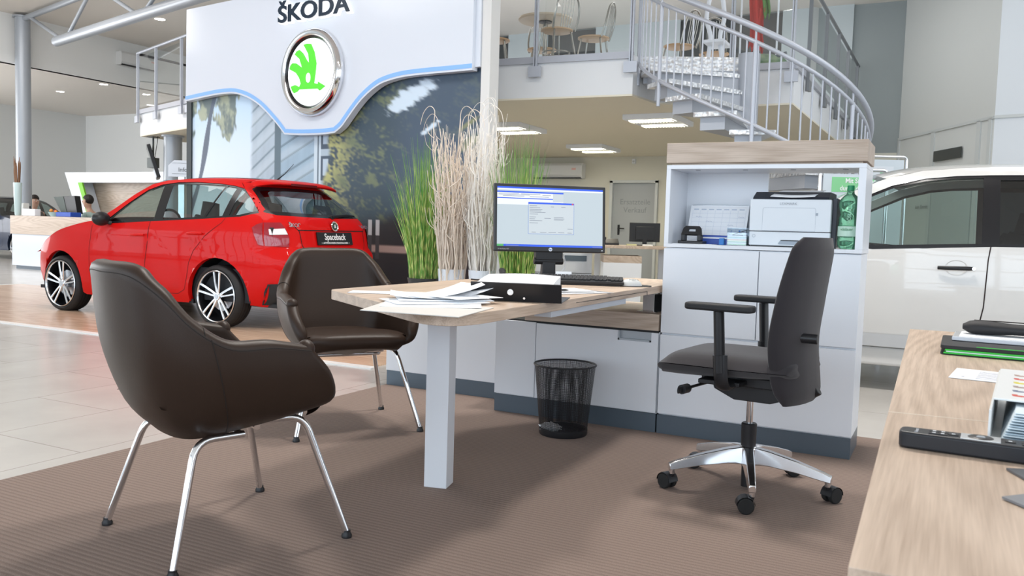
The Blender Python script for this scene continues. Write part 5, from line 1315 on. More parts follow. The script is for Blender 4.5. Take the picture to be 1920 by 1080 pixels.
# people
M_skin = mat('skin', (.55,.33,.24), .5); M_hair = mat('dark_hair', (.018,.012,.010), .6)
def skinned(name, chains, m, parent, sub=2):
    verts = []; edges = []; rad = []; idx = {}
    for ch in chains:
        prev = None
        for (x, y, z, r) in ch:
            k = (round(x,4), round(y,4), round(z,4))
            if k not in idx: idx[k] = len(verts); verts.append((x,y,z)); rad.append(r)
            if prev is not None: edges.append((prev, idx[k]))
            prev = idx[k]
    me = bpy.data.meshes.new(name); me.from_pydata(verts, edges, []); me.materials.append(m); o = bpy.data.objects.new(name, me); COL.objects.link(o)
    md = o.modifiers.new('skin', 'SKIN'); sk = me.skin_vertices[0] if me.skin_vertices else me.attributes and None
    bm = bmesh.new(); bm.from_mesh(me); lay = bm.verts.layers.skin.verify()
    for v, r in zip(bm.verts, rad): v[lay].radius = (r, r) if not isinstance(r, tuple) else r; v[lay].use_root = False
    bm.verts.ensure_lookup_table(); bm.verts[0][lay].use_root = True; bm.to_mesh(me); bm.free()
    md.use_smooth_shade = True; s2 = o.modifiers.new('sub', 'SUBSURF'); s2.levels = sub; s2.render_levels = sub
    o.parent = parent; return o
def seated_person(loc, rz, label, shirt, lean=.10, hair_long=False):
    t = thing('person', label, 'person', loc, rz)     # faces +x
    hx = lean + .16
    body = [[(0,0,.50,.13),(.02,0,.70,.125),(lean*.6,0,.92,.135),(lean,0,1.04,.12),(lean+.02,0,1.11,.055),(lean+.05,0,1.17,.052),(lean+.07,0,1.235,.082),(lean+.08,0,1.30,.086),(lean+.07,0,1.355,.068)]]
    for s in (-1, 1):
        body.append([(lean,0,1.04,.12),(lean,s*.17,1.03,.058),(lean+.06,s*.23,.80,.045),(lean+.26,s*.20,.70,.036),(lean+.40,s*.14,.72,.026),(lean+.45,s*.12,.725,.024)])
        h0 = (lean+.45, s*.12, .725, .024)
        for k, (a, ln) in enumerate(((-.03,.075),(-.01,.085),(.012,.08),(.032,.065))): body.append([h0, (lean+.50, s*(.12)+a, .728, .009), (lean+.50+ln*.6, s*.12+a*1.2, .722, .008), (lean+.50+ln, s*.12+a*1.25, .708, .007)])
        body.append([h0, (lean+.47, s*(.12-.04), .725, .010), (lean+.50, s*(.12-.06), .72, .008)])
        body.append([(0,0,.50,.13),(.02,s*.10,.50,.085),(.42,s*.13,.50,.062),(.44,s*.13,.10,.040),(.52,s*.13,.045,.035),(.60,s*.13,.035,.028)])
    b_ = skinned('body', body, M_skin, t)
    sh_ = [[(0,0,.52,.15),(.02,0,.70,.142),(lean*.6,0,.92,.150),(lean,0,1.035,.13),(lean+.015,0,1.09,.07)]]
    for s in (-1, 1): sh_.append([(lean,0,1.035,.13),(lean,s*.17,1.03,.070),(lean+.06,s*.23,.80,.058),(lean+.20,s*.21,.72,.050)])
    skinned('shirt', sh_, shirt, t)
    tz = [[(0,0,.50,.145)]]
    tz = []
    for s in (-1, 1): tz.append([(0,0,.50,.145),(.02,s*.10,.50,.098),(.42,s*.13,.50,.074),(.44,s*.13,.12,.052)])
    skinned('trousers', tz, mat('dark_trousers', (.02,.022,.03), .8), t)
    for s in (-1,1): MB().box(.40,.64,s*.13-.045,s*.13+.045,0,.07).build('shoe', M_black, t, bevel=.02, seg=3)
    hd_ = Vector((lean+.07,0,1.30))
    hm = MB().ball(hd_ + Vector((-.018,0,.035)), .105, 12, sc=(1.0,.86,1.0)); hm.v = [v if (v[0] < hd_.x+.055 or v[2] > hd_.z+.06) else (hd_.x+.055, v[1], v[2]) for v in hm.v]
    hm.v = [(hd_.x-.012 if (v[0] > hd_.x-.012 and v[2] < hd_.z+.05) else v[0], v[1], v[2]) for v in hm.v]
    hm.v = [(v[0], v[1], max(v[2], hd_.z-.045 if not hair_long else hd_.z-.16)) for v in hm.v]
    hm.build('hair', M_hair, t, smooth=True)
    MB().ball(hd_+Vector((.098,0,-.005)), .016, 6, sc=(1.2,.8,1.4)).build('nose', M_skin, t, smooth=True)
    for s in (-1,1):
        MB().ball(hd_+Vector((.075,s*.032,.018)), .011, 6).build('eye', mat('eye_white', (.7,.7,.7), .3) if not bpy.data.materials.get('eye_white') else bpy.data.materials['eye_white'], t, smooth=True)
        MB().ball(hd_+Vector((.0,s*.078,0)), .026, 6, sc=(.6,.3,1)).build('ear', M_skin, t, smooth=True)
    MB().box(hd_.x+.078,hd_.x+.088,-.024,.024,hd_.z-.045,hd_.z-.038).build('mouth', mat('lips', (.4,.14,.12), .5) if not bpy.data.materials.get('lips') else bpy.data.materials['lips'], t)
    return t
M_shirt = mat('pale_green_blue_shirt', (.36,.48,.46), .8)
seated_person((-14.86,11.06,.02), 200, 'dark-haired person in a pale shirt bent over work behind the reception counter', M_shirt, .16)
seated_person((rx(64,11.35),11.35,.02), -15, 'dark-haired person half hidden behind the left end of the reception counter', mat('dark_jacket', (.12,.11,.10), .8), .05, True)
_copychair((-14.80,11.08,-.06), 200, 'dark swivel chair under the person in the pale shirt at the reception').location.z = 0
_copychair((rx(64,11.35),11.35,0), -15, 'dark swivel chair under the person at the left end of the reception')
# dark car at the far left: the hatchback body again with its own paint
def car_copy(src, label, loc, rz, paint, skip=()):
    c = copy_tree(src); c['label'] = label; c.location = loc; c.rotation_euler.z = math.radians(rz); c.name = 'parked_car'
    def rec(o):
        for ch in children(o):
            if ch.name.split('.')[0] in ('plate_text','tailgate_letters','number_plate'):
                for g_ in children(ch): bpy.data.objects.remove(g_)
                bpy.data.objects.remove(ch); continue
            if any(m_ == M_red for m_ in ch.data.materials):
                ch.data = ch.data.copy(); ch.data.materials.clear(); ch.data.materials.append(paint)
            rec(ch)
    rec(c); return c
car_copy(car, 'dark blue car parked beyond the reception counter at the left edge', (-19.9, 12.7, 0), 180, M_navy)

# ---------------------------------------------------------------- on the gallery
GZ = 2.94
M_beech = mat('beech_seat', (.52,.33,.18), .4); M_beechtop = mat('pale_beech_top', (.62,.52,.40), .4); M_bentmetal = mat('bent_grey_metal', (.34,.33,.30), .25, .9)
t = thing('bistro_table', 'round pale bistro table up on the gallery, seen from below', 'table', (-4.72,9.85,GZ))
MB().lathe([(0,.70),(.33,.70),(.345,.715),(.34,.735),(0,.735)], 40).build('tabletop', M_beechtop, t, smooth=True)
MB().lathe([(0,.685),(.085,.685),(.085,.70)], 24).build('mounting_plate', M_black, t, smooth=True); MB().cyl((0,0,.02),(0,0,.69),.028,n=16).lathe([(.24,0),(.24,.012),(.03,.035),(0,.035)], 30).build('pedestal', M_bentmetal, t, smooth=True)
def bistro_chair(loc, rz, label):
    t = thing('bistro_chair', label, 'chair', loc, rz, 'bistro chairs on the gallery')
    MB().lathe([(0,.445),(.17,.445),(.195,.455),(.195,.47),(0,.47)], 30).build('seat', M_beech, t, smooth=True)
    bk_ = MB(); bk_.tube(bez([(-.15,-.16,.45),(-.20,-.17,.62),(-.23,-.13,.80),(-.245,0,.88),(-.23,.13,.80),(-.20,.17,.62),(-.15,.16,.45)], 6), .012, 8)
    for k in range(5): y = -.08+.04*k; bk_.tube(bez([(-.17,y*.8,.46),(-.215,y,.66),(-.24,y*.9,.84)], 4), .005, 6)
    bk_.build('backrest', M_bentmetal, t, smooth=True)
    for sx in (-1,1):
        for sy in (-1,1): MB().tube([(sx*.12,sy*.12,.45),(sx*.19,sy*.18,0)], .012, 8).build('leg', M_bentmetal, t, smooth=True)
    MB().tube([(.165*math.cos(a),.165*math.sin(a),.20) for a in [2*math.pi*k/24 for k in range(24)]], .008, 8, closed=True).build('foot_ring', M_bentmetal, t, smooth=True)
    return t
bistro_chair((-5.32,9.62,GZ), 30, 'bistro chair on the gallery nearest the brand wall end post')
bistro_chair((-4.36,9.42,GZ), 150, 'bistro chair on the gallery in front of the bistro table, by the glass post')
bistro_chair((-4.10,9.95,GZ), 185, 'bistro chair on the gallery right of the bistro table')
bistro_chair((-5.0,10.35,GZ), -60, 'bistro chair on the gallery behind the bistro table')
bistro_chair((-3.25,10.75,GZ), 160, 'bistro chair on the gallery seen through the stair balusters')
bistro_chair((-2.95,11.35,GZ), 100, 'rearmost bistro chair on the gallery behind the stair balusters')
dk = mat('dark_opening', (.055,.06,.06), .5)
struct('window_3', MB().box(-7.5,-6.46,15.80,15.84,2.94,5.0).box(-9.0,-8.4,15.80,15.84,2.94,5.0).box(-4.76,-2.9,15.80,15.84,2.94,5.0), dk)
struct('trim_5', MB().box(-13.1,-9.0,15.78,15.84,2.94,5.03).box(-8.4,-7.5,15.78,15.84,2.94,5.03).box(-6.46,-4.76,15.78,15.84,2.94,5.03).box(-2.9,-1.72,15.78,15.84,2.94,5.03), mat('gallery_wall_paint', (.52,.57,.58), .8))
t = thing('draped_scarf', 'red and green scarves hanging behind the column top on the gallery', 'scarf', (-2.32,10.95,GZ))
sc_ = MB()
def cl(x0, x1, z0, z1, ph, mi): sc_.grid(lambda u, v: (x0+(x1-x0)*u + .015*math.sin(v*7+ph), .03*math.sin(u*9+ph)+.01*math.sin(v*11), z0+(z1-z0)*v + .05*math.sin(u*14)*(1-v)), 10, 14, mi)
cl(-.10,.06,.42,1.5,0,0); cl(-.02,.08,.35,.9,1,0)
sc_.build('red_scarf', mat('red_cloth', (.50,.015,.012), .8), t, smooth=True, solid=.006)
sc_ = MB(); cl(.05,.15,.80,1.5,2,0); sc_.build('green_scarf', mat('green_cloth', (.10,.25,.06), .8), t, smooth=True, solid=.006)
MB().tube([(-.2,0,1.5),(.25,0,1.5)], .012, 8).tube([(-.2,0,0),(-.2,0,1.5)], .012, 8).tube([(.25,0,0),(.25,0,1.5)], .012, 8).build('clothes_rail', M_white, t, smooth=True)
t = thing('green_beanbag', 'mottled green cushion lying on the gallery floor right of the column', 'cushion', (-2.12,10.36,GZ))
bb = MB().ball((0,0,.10), .26, 12, sc=(1.1,.8,.45)); bb.v = [(v[0]*(1+.05*math.sin(v[1]*30)), v[1], max(v[2],0)) for v in bb.v]; bb.build('cushion', noisy(mat('mottled_green', (.1,.2,.1), .8), (.10,.17,.11), (.24,.30,.18), 9), t, smooth=True); MB().tube([(.18,-.1,.16),(.3,-.12,.19)], .02, 8).build('loop', M_plinth, t, smooth=True)
t = thing('white_frame_chair', 'white curved frame chair on the gallery left of the red scarf', 'chair', (-2.72,10.65,GZ)); MB().tube(bez([(-.16,0,0),(-.10,0,.5),(-.16,0,.8),(-.05,0,1.25),(.06,0,.8),(.02,0,.5),(.10,0,0)], 8), .028, 10, flat=(1,.6)).build('frame', M_white, t, smooth=True); MB().box(-.14,.12,-.2,.2,.42,.46).build('seat', M_white, t, bevel=.01)
# ---------------------------------------------------------------- plants on the planter cabinet
PZ = .585
def grass_mat():
    m = mat('striped_grass', (.1,.3,.05), .55); nt = m.node_tree; L = nt.links.new; b = nt.nodes['Principled BSDF']
    at = nt.nodes.new('ShaderNodeVertexColor'); at.layer_name = 'blade'
    L(at.outputs[0], b.inputs['Base Color']); return m
M_grass = grass_mat()
def grass(loc, label, n, r0, r1, h, seed):
    random.seed(seed); t = thing('ornamental_grass', label, 'plant', loc)
    vs = []; fs = []; cs = []
    for k in range(n):
        a = random.uniform(0, 2*math.pi); q = random.random()**.6; x0, y0 = r0*q*math.cos(a), r0*q*math.sin(a)
        hh = h*random.uniform(.45, 1.0)*(1 - .18*q); lean = r1*q*random.uniform(.5, 1.15); la = a + random.uniform(-.5, .5)
        x1, y1 = x0 + lean*math.cos(la), y0 + lean*math.sin(la); w = random.uniform(.0022, .0042); ph = random.uniform(0, 10)
        wa = random.uniform(0, math.pi); wx, wy = math.cos(wa)*w, math.sin(wa)*w; N = 26; b0 = len(vs)
        g0 = srgb(78, 140, 58).lerp(srgb(150, 190, 84), random.random())
        for i in range(N+1):
            u = i/N; bend = u**1.8; ww = 1 - .85*u**2.2
            px, py, pz = x0 + (x1-x0)*bend, y0 + (y1-y0)*bend, .05 + hh*u - .02*u*u*q
            for s in (-1, 1): vs.append((px+s*wx*ww, py+s*wy*ww, pz))
            band = math.sin((pz*85 + ph*.8)) + .5*math.sin(pz*23 + ph*3); c = g0.lerp(srgb(222, 222, 138), ss(.25, .7, band)*(.95 if u < .8 else .3)); c = c.lerp(srgb(58, 112, 44), ss(.75, 1, u)*.6)
            for s in (-1, 1): cs.append((*c, 1))
        for i in range(N): fs.append((b0+2*i, b0+2*i+1, b0+2*i+3, b0+2*i+2))
    me = bpy.data.meshes.new('leaf_blades'); me.from_pydata(vs, [], fs); at = me.color_attributes.new('blade', 'FLOAT_COLOR', 'POINT')
    at.data.foreach_set('color', np.array(cs, np.float32).ravel()); me.materials.append(M_grass)
    o = bpy.data.objects.new('leaf_blades', me); COL.objects.link(o); o.parent = t
    MB().lathe([(0,0),(r0*.9,0),(r0*1.15,.09),(r0*1.0,.09),(r0*.85,.06),(0,.06)], 30).build('pot', mat('dark_pot', (.03,.03,.03), .5), t, smooth=True)
    return t
grass((-3.03,4.62,PZ), 'green and yellow striped grass at the left end of the planter cabinet', 430, .095, .15, 1.04, 1)
grass((-2.35,4.62,PZ), 'green and yellow striped grass partly behind the monitor', 430, .105, .12, 1.06, 2)
def twigs(loc, label, n, r0, h, seed, tint):
    random.seed(seed); t = thing('twig_bundle', label, 'dried twigs', loc)
    m_ = mat('bleached_twig', tint, .8) if not bpy.data.materials.get('bleached_twig_%d' % seed) else None; mb = MB()
    for k in range(n):
        a = random.uniform(0, 2*math.pi); q = random.random()**.55; x, y = r0*q*math.cos(a), r0*q*math.sin(a); z = .04
        hh = h*(random.uniform(.52, .90) if k > 4 else random.uniform(.92, 1.0)); dx = math.cos(a)*.03*q; dy = math.sin(a)*.03*q; pts = []; r = random.uniform(.0035, .0068); rs = []
        N = 13; ph = random.uniform(0, 6.28)
        for i in range(N+1):
            u = i/N; wob = .016*(.3+u); pts.append((x + dx*u*2.2 + wob*math.sin(ph+u*7) + random.uniform(-.007,.007), y + dy*u*2.2 + wob*math.cos(ph*1.3+u*6) + random.uniform(-.007,.007), z + hh*u)); rs.append(r*(1-.65*u))
        if k < 5:   # tall hooked tips
            e = Vector(pts[-1]); s_ = random.choice((-1,1)); pts += [e + Vector((.04*s_,0,.03)), e + Vector((.09*s_,.01,-.01)), e + Vector((.11*s_,.01,-.08))]; rs += [r*.33, r*.28, r*.2]
        p2 = bez(pts, 3); r2 = [rs[min(int(i/3), len(rs)-1)] for i in range(len(p2))]; mb.tube(p2, r2, 5)
        for b_ in range(random.choice((1,2,2,3))):
            i = random.randint(5, N-1); p = Vector(pts[i]); d = Vector((random.uniform(-1,1), random.uniform(-1,1), 0)).normalized(); ln = random.uniform(.06,.16)
            mb.tube(bez([p, p + d*ln*.45 + Vector((0,0,ln*.4)), p + d*ln*.6 + Vector((0,0,ln*1.1))], 3), [rs[i]*.7]*4+[rs[i]*.4]*3, 5)
    mb.build('twigs', m_, t, smooth=True)
    MB().lathe([(0,0),(.07,0),(.075,.02),(.085,.16),(.08,.16),(.07,.02),(0,.02)], 30).build('vase', M_white, t, smooth=True)
    return t
twigs((-2.80,4.58,PZ), 'bundle of pale bleached twigs next to the left striped grass', 95, .085, 1.12, 5, (.78,.66,.55))
twigs((-2.60,4.62,PZ), 'taller bundle of whitish twigs with hooked tips against the brand wall end post', 95, .075, 1.16, 6, (.86,.80,.73))

# ---------------------------------------------------------------- on the main desk
DZ = ZT
mt = thing('computer_monitor', 'black desktop monitor showing office software on the main desk', 'monitor', (-1.835,3.965,DZ), 41)
w, h = .595, .345; z0 = .146
TL = Matrix.Translation((0,0,z0)) @ Matrix.Rotation(math.radians(-5), 4, 'X')
MB().box(-w/2,w/2,-.012,.018,0,h).box(-w/2+.04,w/2-.04,.018,.042,.03,h-.05).build('housing', mat('monitor_black', (.018,.018,.020), .35), mt, M=TL, bevel=.006, seg=3)
bz = .016; SX, SZ0, SH = w/2-bz, .026, h-.026-bz
M_scr = lambda n, c, e=.62: mat(n, tuple(x*.2 for x in c), .25, emit=c, es=e)
sc = MB().box(-SX,SX,-.0128,-.0118,SZ0,SZ0+SH).build('screen', M_scr('screen_grey_desktop', (.50,.58,.63)), mt, M=TL)
blue = M_scr('screen_blue', (.02,.10,.75)); whites = M_scr('screen_white', (.80,.84,.92)); lgrey = M_scr('screen_window_grey', (.56,.62,.66)); dgrey = M_scr('screen_text_grey', (.25,.28,.34), .6); green = M_scr('screen_green', (.08,.42,.12))
def scr(name, x0, x1, y0, y1, m, d):   # fractions from the left/top
    return MB().box(-SX+2*SX*x0, -SX+2*SX*x1, -.0128-d, -.0120, SZ0+SH*(1-y1), SZ0+SH*(1-y0)).build(name, m, sc, M=TL)
scr('title_bar', 0,1,0,.03,blue,.0003); scr('menu_bar', 0,1,.03,.055,whites,.0003); scr('task_bar', 0,1,.965,1,blue,.0003); scr('start_button', 0,.06,.965,1,green,.0006)
scr('back_window', 0,.62,.075,.30,whites,.0003); scr('window_title', 0,.62,.075,.10,blue,.0006); scr('window_row', 0,.52,.185,.20,blue,.0006)
scr('window_side', .52,.62,.10,.24,lgrey,.0006); scr('dialog_frame', .288,.722,.25,.785,M_scr('screen_frame_blue', (.10,.22,.60)),.0008); scr('dialog', .291,.719,.28,.78,lgrey,.0011); scr('dialog_title', .288,.722,.25,.28,blue,.0011); scr('close_button', .70,.715,.254,.276,M_scr('screen_red', (.7,.08,.03)),.0014)
tx = MB()
for k, (a, b_, y) in enumerate([(.30,.37,.31),(.30,.40,.34),(.30,.42,.37),(.30,.41,.395),(.30,.45,.42),(.30,.38,.45),(.30,.36,.50),(.44,.50,.515),(.53,.62,.50),(.53,.63,.52),(.53,.62,.54),(.30,.35,.53),(.30,.42,.56),(.30,.38,.60),(.32,.36,.755),(.40,.46,.755),(.48,.55,.755),(.57,.63,.755),(.66,.70,.755),(.66,.71,.69),(.50,.53,.32),(.60,.64,.32),(.01,.20,.115),(.01,.30,.135),(.22,.40,.12),(.42,.50,.13),(.05,.25,.155),(.30,.48,.16),(.08,.2,.985),(.9,.99,.985)]):
    tx.box(-SX+2*SX*a, -SX+2*SX*b_, -.0145, -.0139, SZ0+SH*(1-y-.004), SZ0+SH*(1-y+.004))
o = tx.build('screen_text', dgrey, sc, M=TL); o['kind'] = 'stuff'
lg = MB().lathe([(0,0),(.0095,0),(.0095,-.001),(0,-.001)], 24, M=TL @ Matrix.Translation((0,-.0125,.013)) @ Matrix.Rotation(-math.pi/2,4,'X')).build('maker_logo', mat('logo_silver', (.75,.78,.82), .3), mt)
text_mesh('logo_letters', 'hp', .012, mat('logo_blue', (.02,.12,.35), .4), lg, TL @ frame((0,-.0142,.0137), (1,0,0), (0,0,1)), bold=.0002)
MB().cyl((w/2-.018,-.0135,.013),(w/2-.018,-.012,.013),.0018,n=10).build('power_light', M_scr('white_led', (.8,.9,1),1.5), mt, M=TL)
text_mesh('model_text', 'HP EliteDisplay E231', .007, mat('pale_grey_print', (.45,.46,.48), .5), mt, TL @ frame((-w/2+.05,-.0128,.012), (1,0,0), (0,0,1)))
MB().box(-.072,.072,.0,.05,.105,.165).cyl((-.078,.02,.10),(.078,.02,.10),.018,n=20).build('tilt_hinge', M_black, mt, bevel=.004, smooth=True)
MB().prism([(.0,.012),(.05,.012),(.035,.15),(.005,.15)], -.035, .035, f=lambda a,b_,c:(c,a,b_)).build('stand_neck', M_black, mt, bevel=.004)
MB().prism(round_poly([(-.13,-.10),(.13,-.10),(.11,.13),(-.11,.13)], .05, 6), 0, .012).build('stand_foot', M_black, mt, bevel=.003)
MB().tube(bez([(.085,.04,.14),(.10,.05,.07),(.05,.06,.015)], 6), .003, 6).build('white_cable', M_white, mt, smooth=True)
t = tag(MB().prism([(-.04,0),(.04,0),(.04,.055),(-.04,.055)], -.002, .002, f=lambda a,b_,c:(a,c+.012*b_/.055,b_)).build('appointment_card', M_paper), 'small white card standing in front of the monitor foot', 'card'); t.location = (-1.705, 3.86, DZ+.0005); t.rotation_euler.z = math.radians(35)
kb = thing('keyboard', 'black computer keyboard on the desk in front of the monitor', 'keyboard', (-1.622,3.815,DZ+.004), 22)
KT = Matrix.Rotation(math.radians(6), 4, 'X')
MB().box(-.232,.232,-.085,.080,.006,.020).box(-.22,-.19,.06,.075,0,.012).box(.19,.22,.06,.075,0,.012).box(-.22,.22,-.08,-.06,-.003,.008).build('case', M_black, kb, M=Matrix.Translation((0,0,.006)) @ KT, bevel=.003)
ky = MB()
for r_ in range(6):
    y = .062 - .0215*r_ - (.004 if r_ else 0); x = -.222
    while x < .222:
        wk = .0165
        if r_ == 5 and -.14 < x < -.03: wk = .105
        if not (.066 < x < .078 or .145 < x < .152 or (r_ == 0 and .15 < x)): ky.box(x, x+wk, y-.0165, y, .020, .0275)
        x += wk + .0024
ky.build('keys', mat('key_black', (.02,.02,.022), .5), kb, M=Matrix.Translation((0,0,.006)) @ KT, bevel=.0012)['kind'] = 'stuff'
o = MB().prism([(.095*math.cos(a), .085*math.sin(a)) for a in [2*math.pi*k/36 for k in range(36)]], 0, .003).build('mouse_mat', M_blackm); o.location = (-1.372,3.93,DZ+.0004); tag(o, 'dark oval mouse mat at the right end of the keyboard', 'mouse mat')
ms = thing('computer_mouse', 'silver white computer mouse on the dark oval mat', 'mouse', (-1.362,3.885,DZ+.0038), 40)
mm = MB().ball((0,0,0), .055, 12, sc=(1.0,.58,.62)); mm.v = [(v[0], v[1], max(v[2],-.0)) for v in mm.v]; mm.build('shell', mat('silver_mouse', (.60,.61,.60), .28), ms, smooth=True)
MB().box(-.004,.004,-.004,.004,0,.03).tube([(.028,0,.026),(.036,0,.024)], .004, 8).build('scroll_wheel', M_black, ms)
text_mesh('mouse_print', 'ŠKODA', .010, mat('mouse_print_grey', (.25,.27,.25), .5), ms, Matrix.Translation((0,-.020,.0298)) @ Matrix.Rotation(math.radians(38),4,'X'))
# ring binder with its spine to the camera
bd = thing('lever_arch_binder', 'black lever arch binder holding white sheets, open on the desk', 'binder', (-1.365,2.68,DZ), 17)
MB().box(-.162,.162,0,.27,0,.003).prism([(-.012,.066),(-.008,.068),(.004,.002),(0,0)], -.164, .162, f=lambda a,b_,c:(c,a*1.6-.0,b_)).build('cover', mat('binder_black', (.012,.012,.014), .35), bd, bevel=.0008)
MB().cyl((-.02,-.0135,.034),(-.02,-.0145,.034),.011,n=24).cyl((.03,-.012,.014),(.03,-.0135,.014),.004,n=12).build('spine_ring', M_chrome, bd)
pb = MB()
def pgs(u, v): return (-.145+.275*u, .0+.21*v, .062 + .022*(v**.6) + .006*math.sin(u*3) )
pb.grid(pgs, 10, 10)
vs = [pgs(i/10, 0) for i in range(11)] + [(-.145+.0275*i, -.0, .012) for i in range(11)]; pb.add(vs, [(i,i+1,12+i,11+i) for i in range(10)])
vs = [pgs(1, i/10) for i in range(11)] + [(.13, .021*i, .012) for i in range(11)]; pb.add(vs, [(i,i+1,12+i,11+i) for i in range(10)])
vs = [pgs(0, i/10) for i in range(11)] + [(-.145, .021*i, .012) for i in range(11)]; pb.add(vs, [(i,i+1,12+i,11+i) for i in range(10)])
vs = [pgs(i/10, 1) for i in range(11)] + [(-.145+.0275*i, .21, .012) for i in range(11)]; pb.add(vs, [(i,i+1,12+i,11+i) for i in range(10)])
pb.build('sheets', M_paper, bd, smooth=True)
# folder and loose papers
fd = MB().prism([(-1.560,2.035),(-1.235,2.065),(-1.30,2.395),(-1.69,2.36)], 0, .0025).build('cardboard_folder', mat('grey_cardboard', (.62,.60,.57), .7), W=False, bevel=.0005)
fd.location = (0,0,DZ+.0005); tag(fd, 'grey cardboard folder reaching over the front edge of the desk', 'folder')
def sheet(cx, cy, rz, z, label, w=.21, l=.297, curl=.0, name='paper_sheet', m=None, ph=0):
    mb = MB().grid(lambda u, v: ((u-.5)*l, (v-.5)*w, curl*(abs(u-ph)**2)*1.0 + .0), 12, 4); o = mb.build(name, m or M_paper, smooth=True, solid=.0012, off=1)
    o.location = (cx, cy, z); o.rotation_euler.z = math.radians(rz); return tag(o, label, 'paper', 'loose sheets')
L_sheets = [(-1.50,2.34,30,'lowest white sheet on the grey folder'),(-1.545,2.42,52,'second white sheet of the fan of papers on the folder'),(-1.56,2.50,40,'middle white sheet of the fan of papers beside the binder'),(-1.60,2.56,66,'white sheet of the fan of papers reaching toward the desk back'),(-1.60,2.52,35,'topmost curled white sheet of the papers beside the binder')]
for k, (x, y, r, l) in enumerate(L_sheets): sheet(x, y, r, DZ+.004+.0032*k, l, curl=.02+.02*k if k > 2 else .004, ph=.3, w=.225, l=.32)
sheet(-1.475,2.50,-20, DZ+.021, 'bluish white sheet slipped under the binder spine', w=.20, l=.18)
sheet(-1.90,2.66,28, DZ+.001, 'white sheet lying alone near the left corner of the desk', w=.12, l=.30)
sheet(-1.475,3.22,62, DZ+.001, 'clear document sleeve with papers between binder and keyboard', m=mat('clear_sleeve', (.66,.67,.70), .15), w=.24, l=.48)
sheet(-1.50,3.30,50, DZ+.004, 'white sheet under the front edge of the keyboard', w=.21, l=.30)
pn = MB().tube([(-.065,0,.005),(.05,0,.005),(.068,0,.004)], [.0045,.0045,.001], 10).build('ballpoint_pen', M_black, smooth=True); pn.location = (-1.45,3.19,DZ+.007); pn.rotation_euler.z = .9; tag(pn, 'black pen lying on the sheets between binder and keyboard', 'pen')
hs = thing('telephone_headset', 'black desk telephone with its cord behind the binder, left of the keyboard', 'telephone', (-1.90,3.72,DZ), 30); MB().prism([(0,0),(.16,0),(.16,.035),(0,.012)], -.08, .08, f=lambda a,b_,c:(c,a,b_)).build('base', M_black, hs, bevel=.004); MB().tube(bez([(-.06,.03,.03),(-.07,.08,.05),(-.06,.14,.045)], 5), [.014]*5+[.010]*1+[.014]*5, 10).build('handset', M_blackm, hs, smooth=True); MB().tube(bez([(-.08,.0,.01),(-.16,-.03,.006),(-.22,.02,.006)], 6), .004, 6).build('cord', M_black, hs, smooth=True)
# black box under the desk end, on the low cabinet lid
t = thing('pen_cup', 'black box with a white roll on the low cabinet lid, under the desk end', 'box', (-1.335,4.33,.6025)); MB().box(-.05,.05,-.06,.06,0,.085).build('box', M_blackm, t, bevel=.003); MB().cyl((0,0,.085),(0,0,.10),.02,n=16).build('white_roll', M_paper, t, smooth=True)
t.name = 'black_box'

# ---------------------------------------------------------------- in the open shelf
HZ = .958
cl_ = thing('desk_calendar', 'white desk calendar leaning at the left of the open shelf', 'calendar', (-1.062,4.262,HZ))
CT = Matrix.Rotation(math.radians(-22), 4, 'X')
cpg = MB().box(-.148,.148,-.0015,.0015,.0,.213).build('calendar_page', M_paper, cl_, M=CT)
MB().prism([(.008,0),(.10,0),(.086,.192)], -.14, .14, f=lambda a,b_,c:(c,a,b_)).build('stand', mat('dark_card', (.03,.05,.10), .6), cl_)
ln = MB()
for k in range(7): ln.box(-.135,.135,-.0021,-.0016,.025+.024*k,.0256+.024*k)
for k in range(8): ln.box(-.135+.0386*k-.0003,-.135+.0386*k+.0003,-.0021,-.0016,.025,.185)
for k in range(7): ln.box(-.13+.0386*k,-.105+.0386*k,-.0022,-.0016,.188,.194)
o = ln.build('calendar_lines', mat('pale_calendar_lines', (.55,.60,.70), .8), cpg, M=CT); o['kind'] = 'stuff'
nt_ = MB()
for a, b_ in ((-.115,.15),(-.06,.125),(.05,.105),(-.10,.085),(.10,.15)): nt_.tube([CT @ Vector((a+.006*i, -.0022, b_+.003*math.sin(i*2.3))) for i in range(6)], .0005, 4)
o = nt_.build('handwriting', mat('pen_blue', (.12,.16,.35), .7), cpg); o['kind'] = 'stuff'
MB().lathe([(0,0),(.005,0)], 12, M=CT @ Matrix.Translation((.115,-.0023,.075)) @ Matrix.Rotation(math.pi/2,4,'X')).build('blue_dot', mat('blue_dot', (.02,.2,.6), .5), cpg)
o = MB().tube([(x, 0.001, .213) for x in np.linspace(-.14,.14,3)], .003, 8).build('wire_binding', M_steel, cl_, M=CT)
bf = thing('blue_box', 'blue box file with a white stripe in the shelf below the calendar', 'box', (-1.03,4.235,HZ)); MB().box(-.09,.085,-.03,.03,0,.047).build('box', mat('royal_blue', (.03,.08,.38), .4), bf, bevel=.002); MB().box(-.09,.085,-.0315,-.03,.030,.037).build('white_stripe', M_paper, bf)
o = MB().box(-.10,.095,-.065,.06,0,.0015).build('paper_sheet', M_paper); o.location = (-1.13,4.16,HZ+.0003); tag(o, 'white sheet under the hole punch at the shelf edge', 'paper')
hp_ = thing('hole_punch', 'black two-hole punch at the left of the open shelf', 'hole punch', (-1.147,4.15,HZ+.002))
MB().box(-.062,.062,-.035,.045,0,.014).box(-.05,-.03,-.02,.02,.014,.045).box(.03,.05,-.02,.02,.014,.045).build('base', M_black, hp_, bevel=.003)
hv = [(-.052,.0),(.052,.0),(.045,.036),(.034,.048),(-.034,.048),(-.045,.036)]; hole = [(-.018,.018),(.018,.018),(.016,.034),(-.016,.034)]
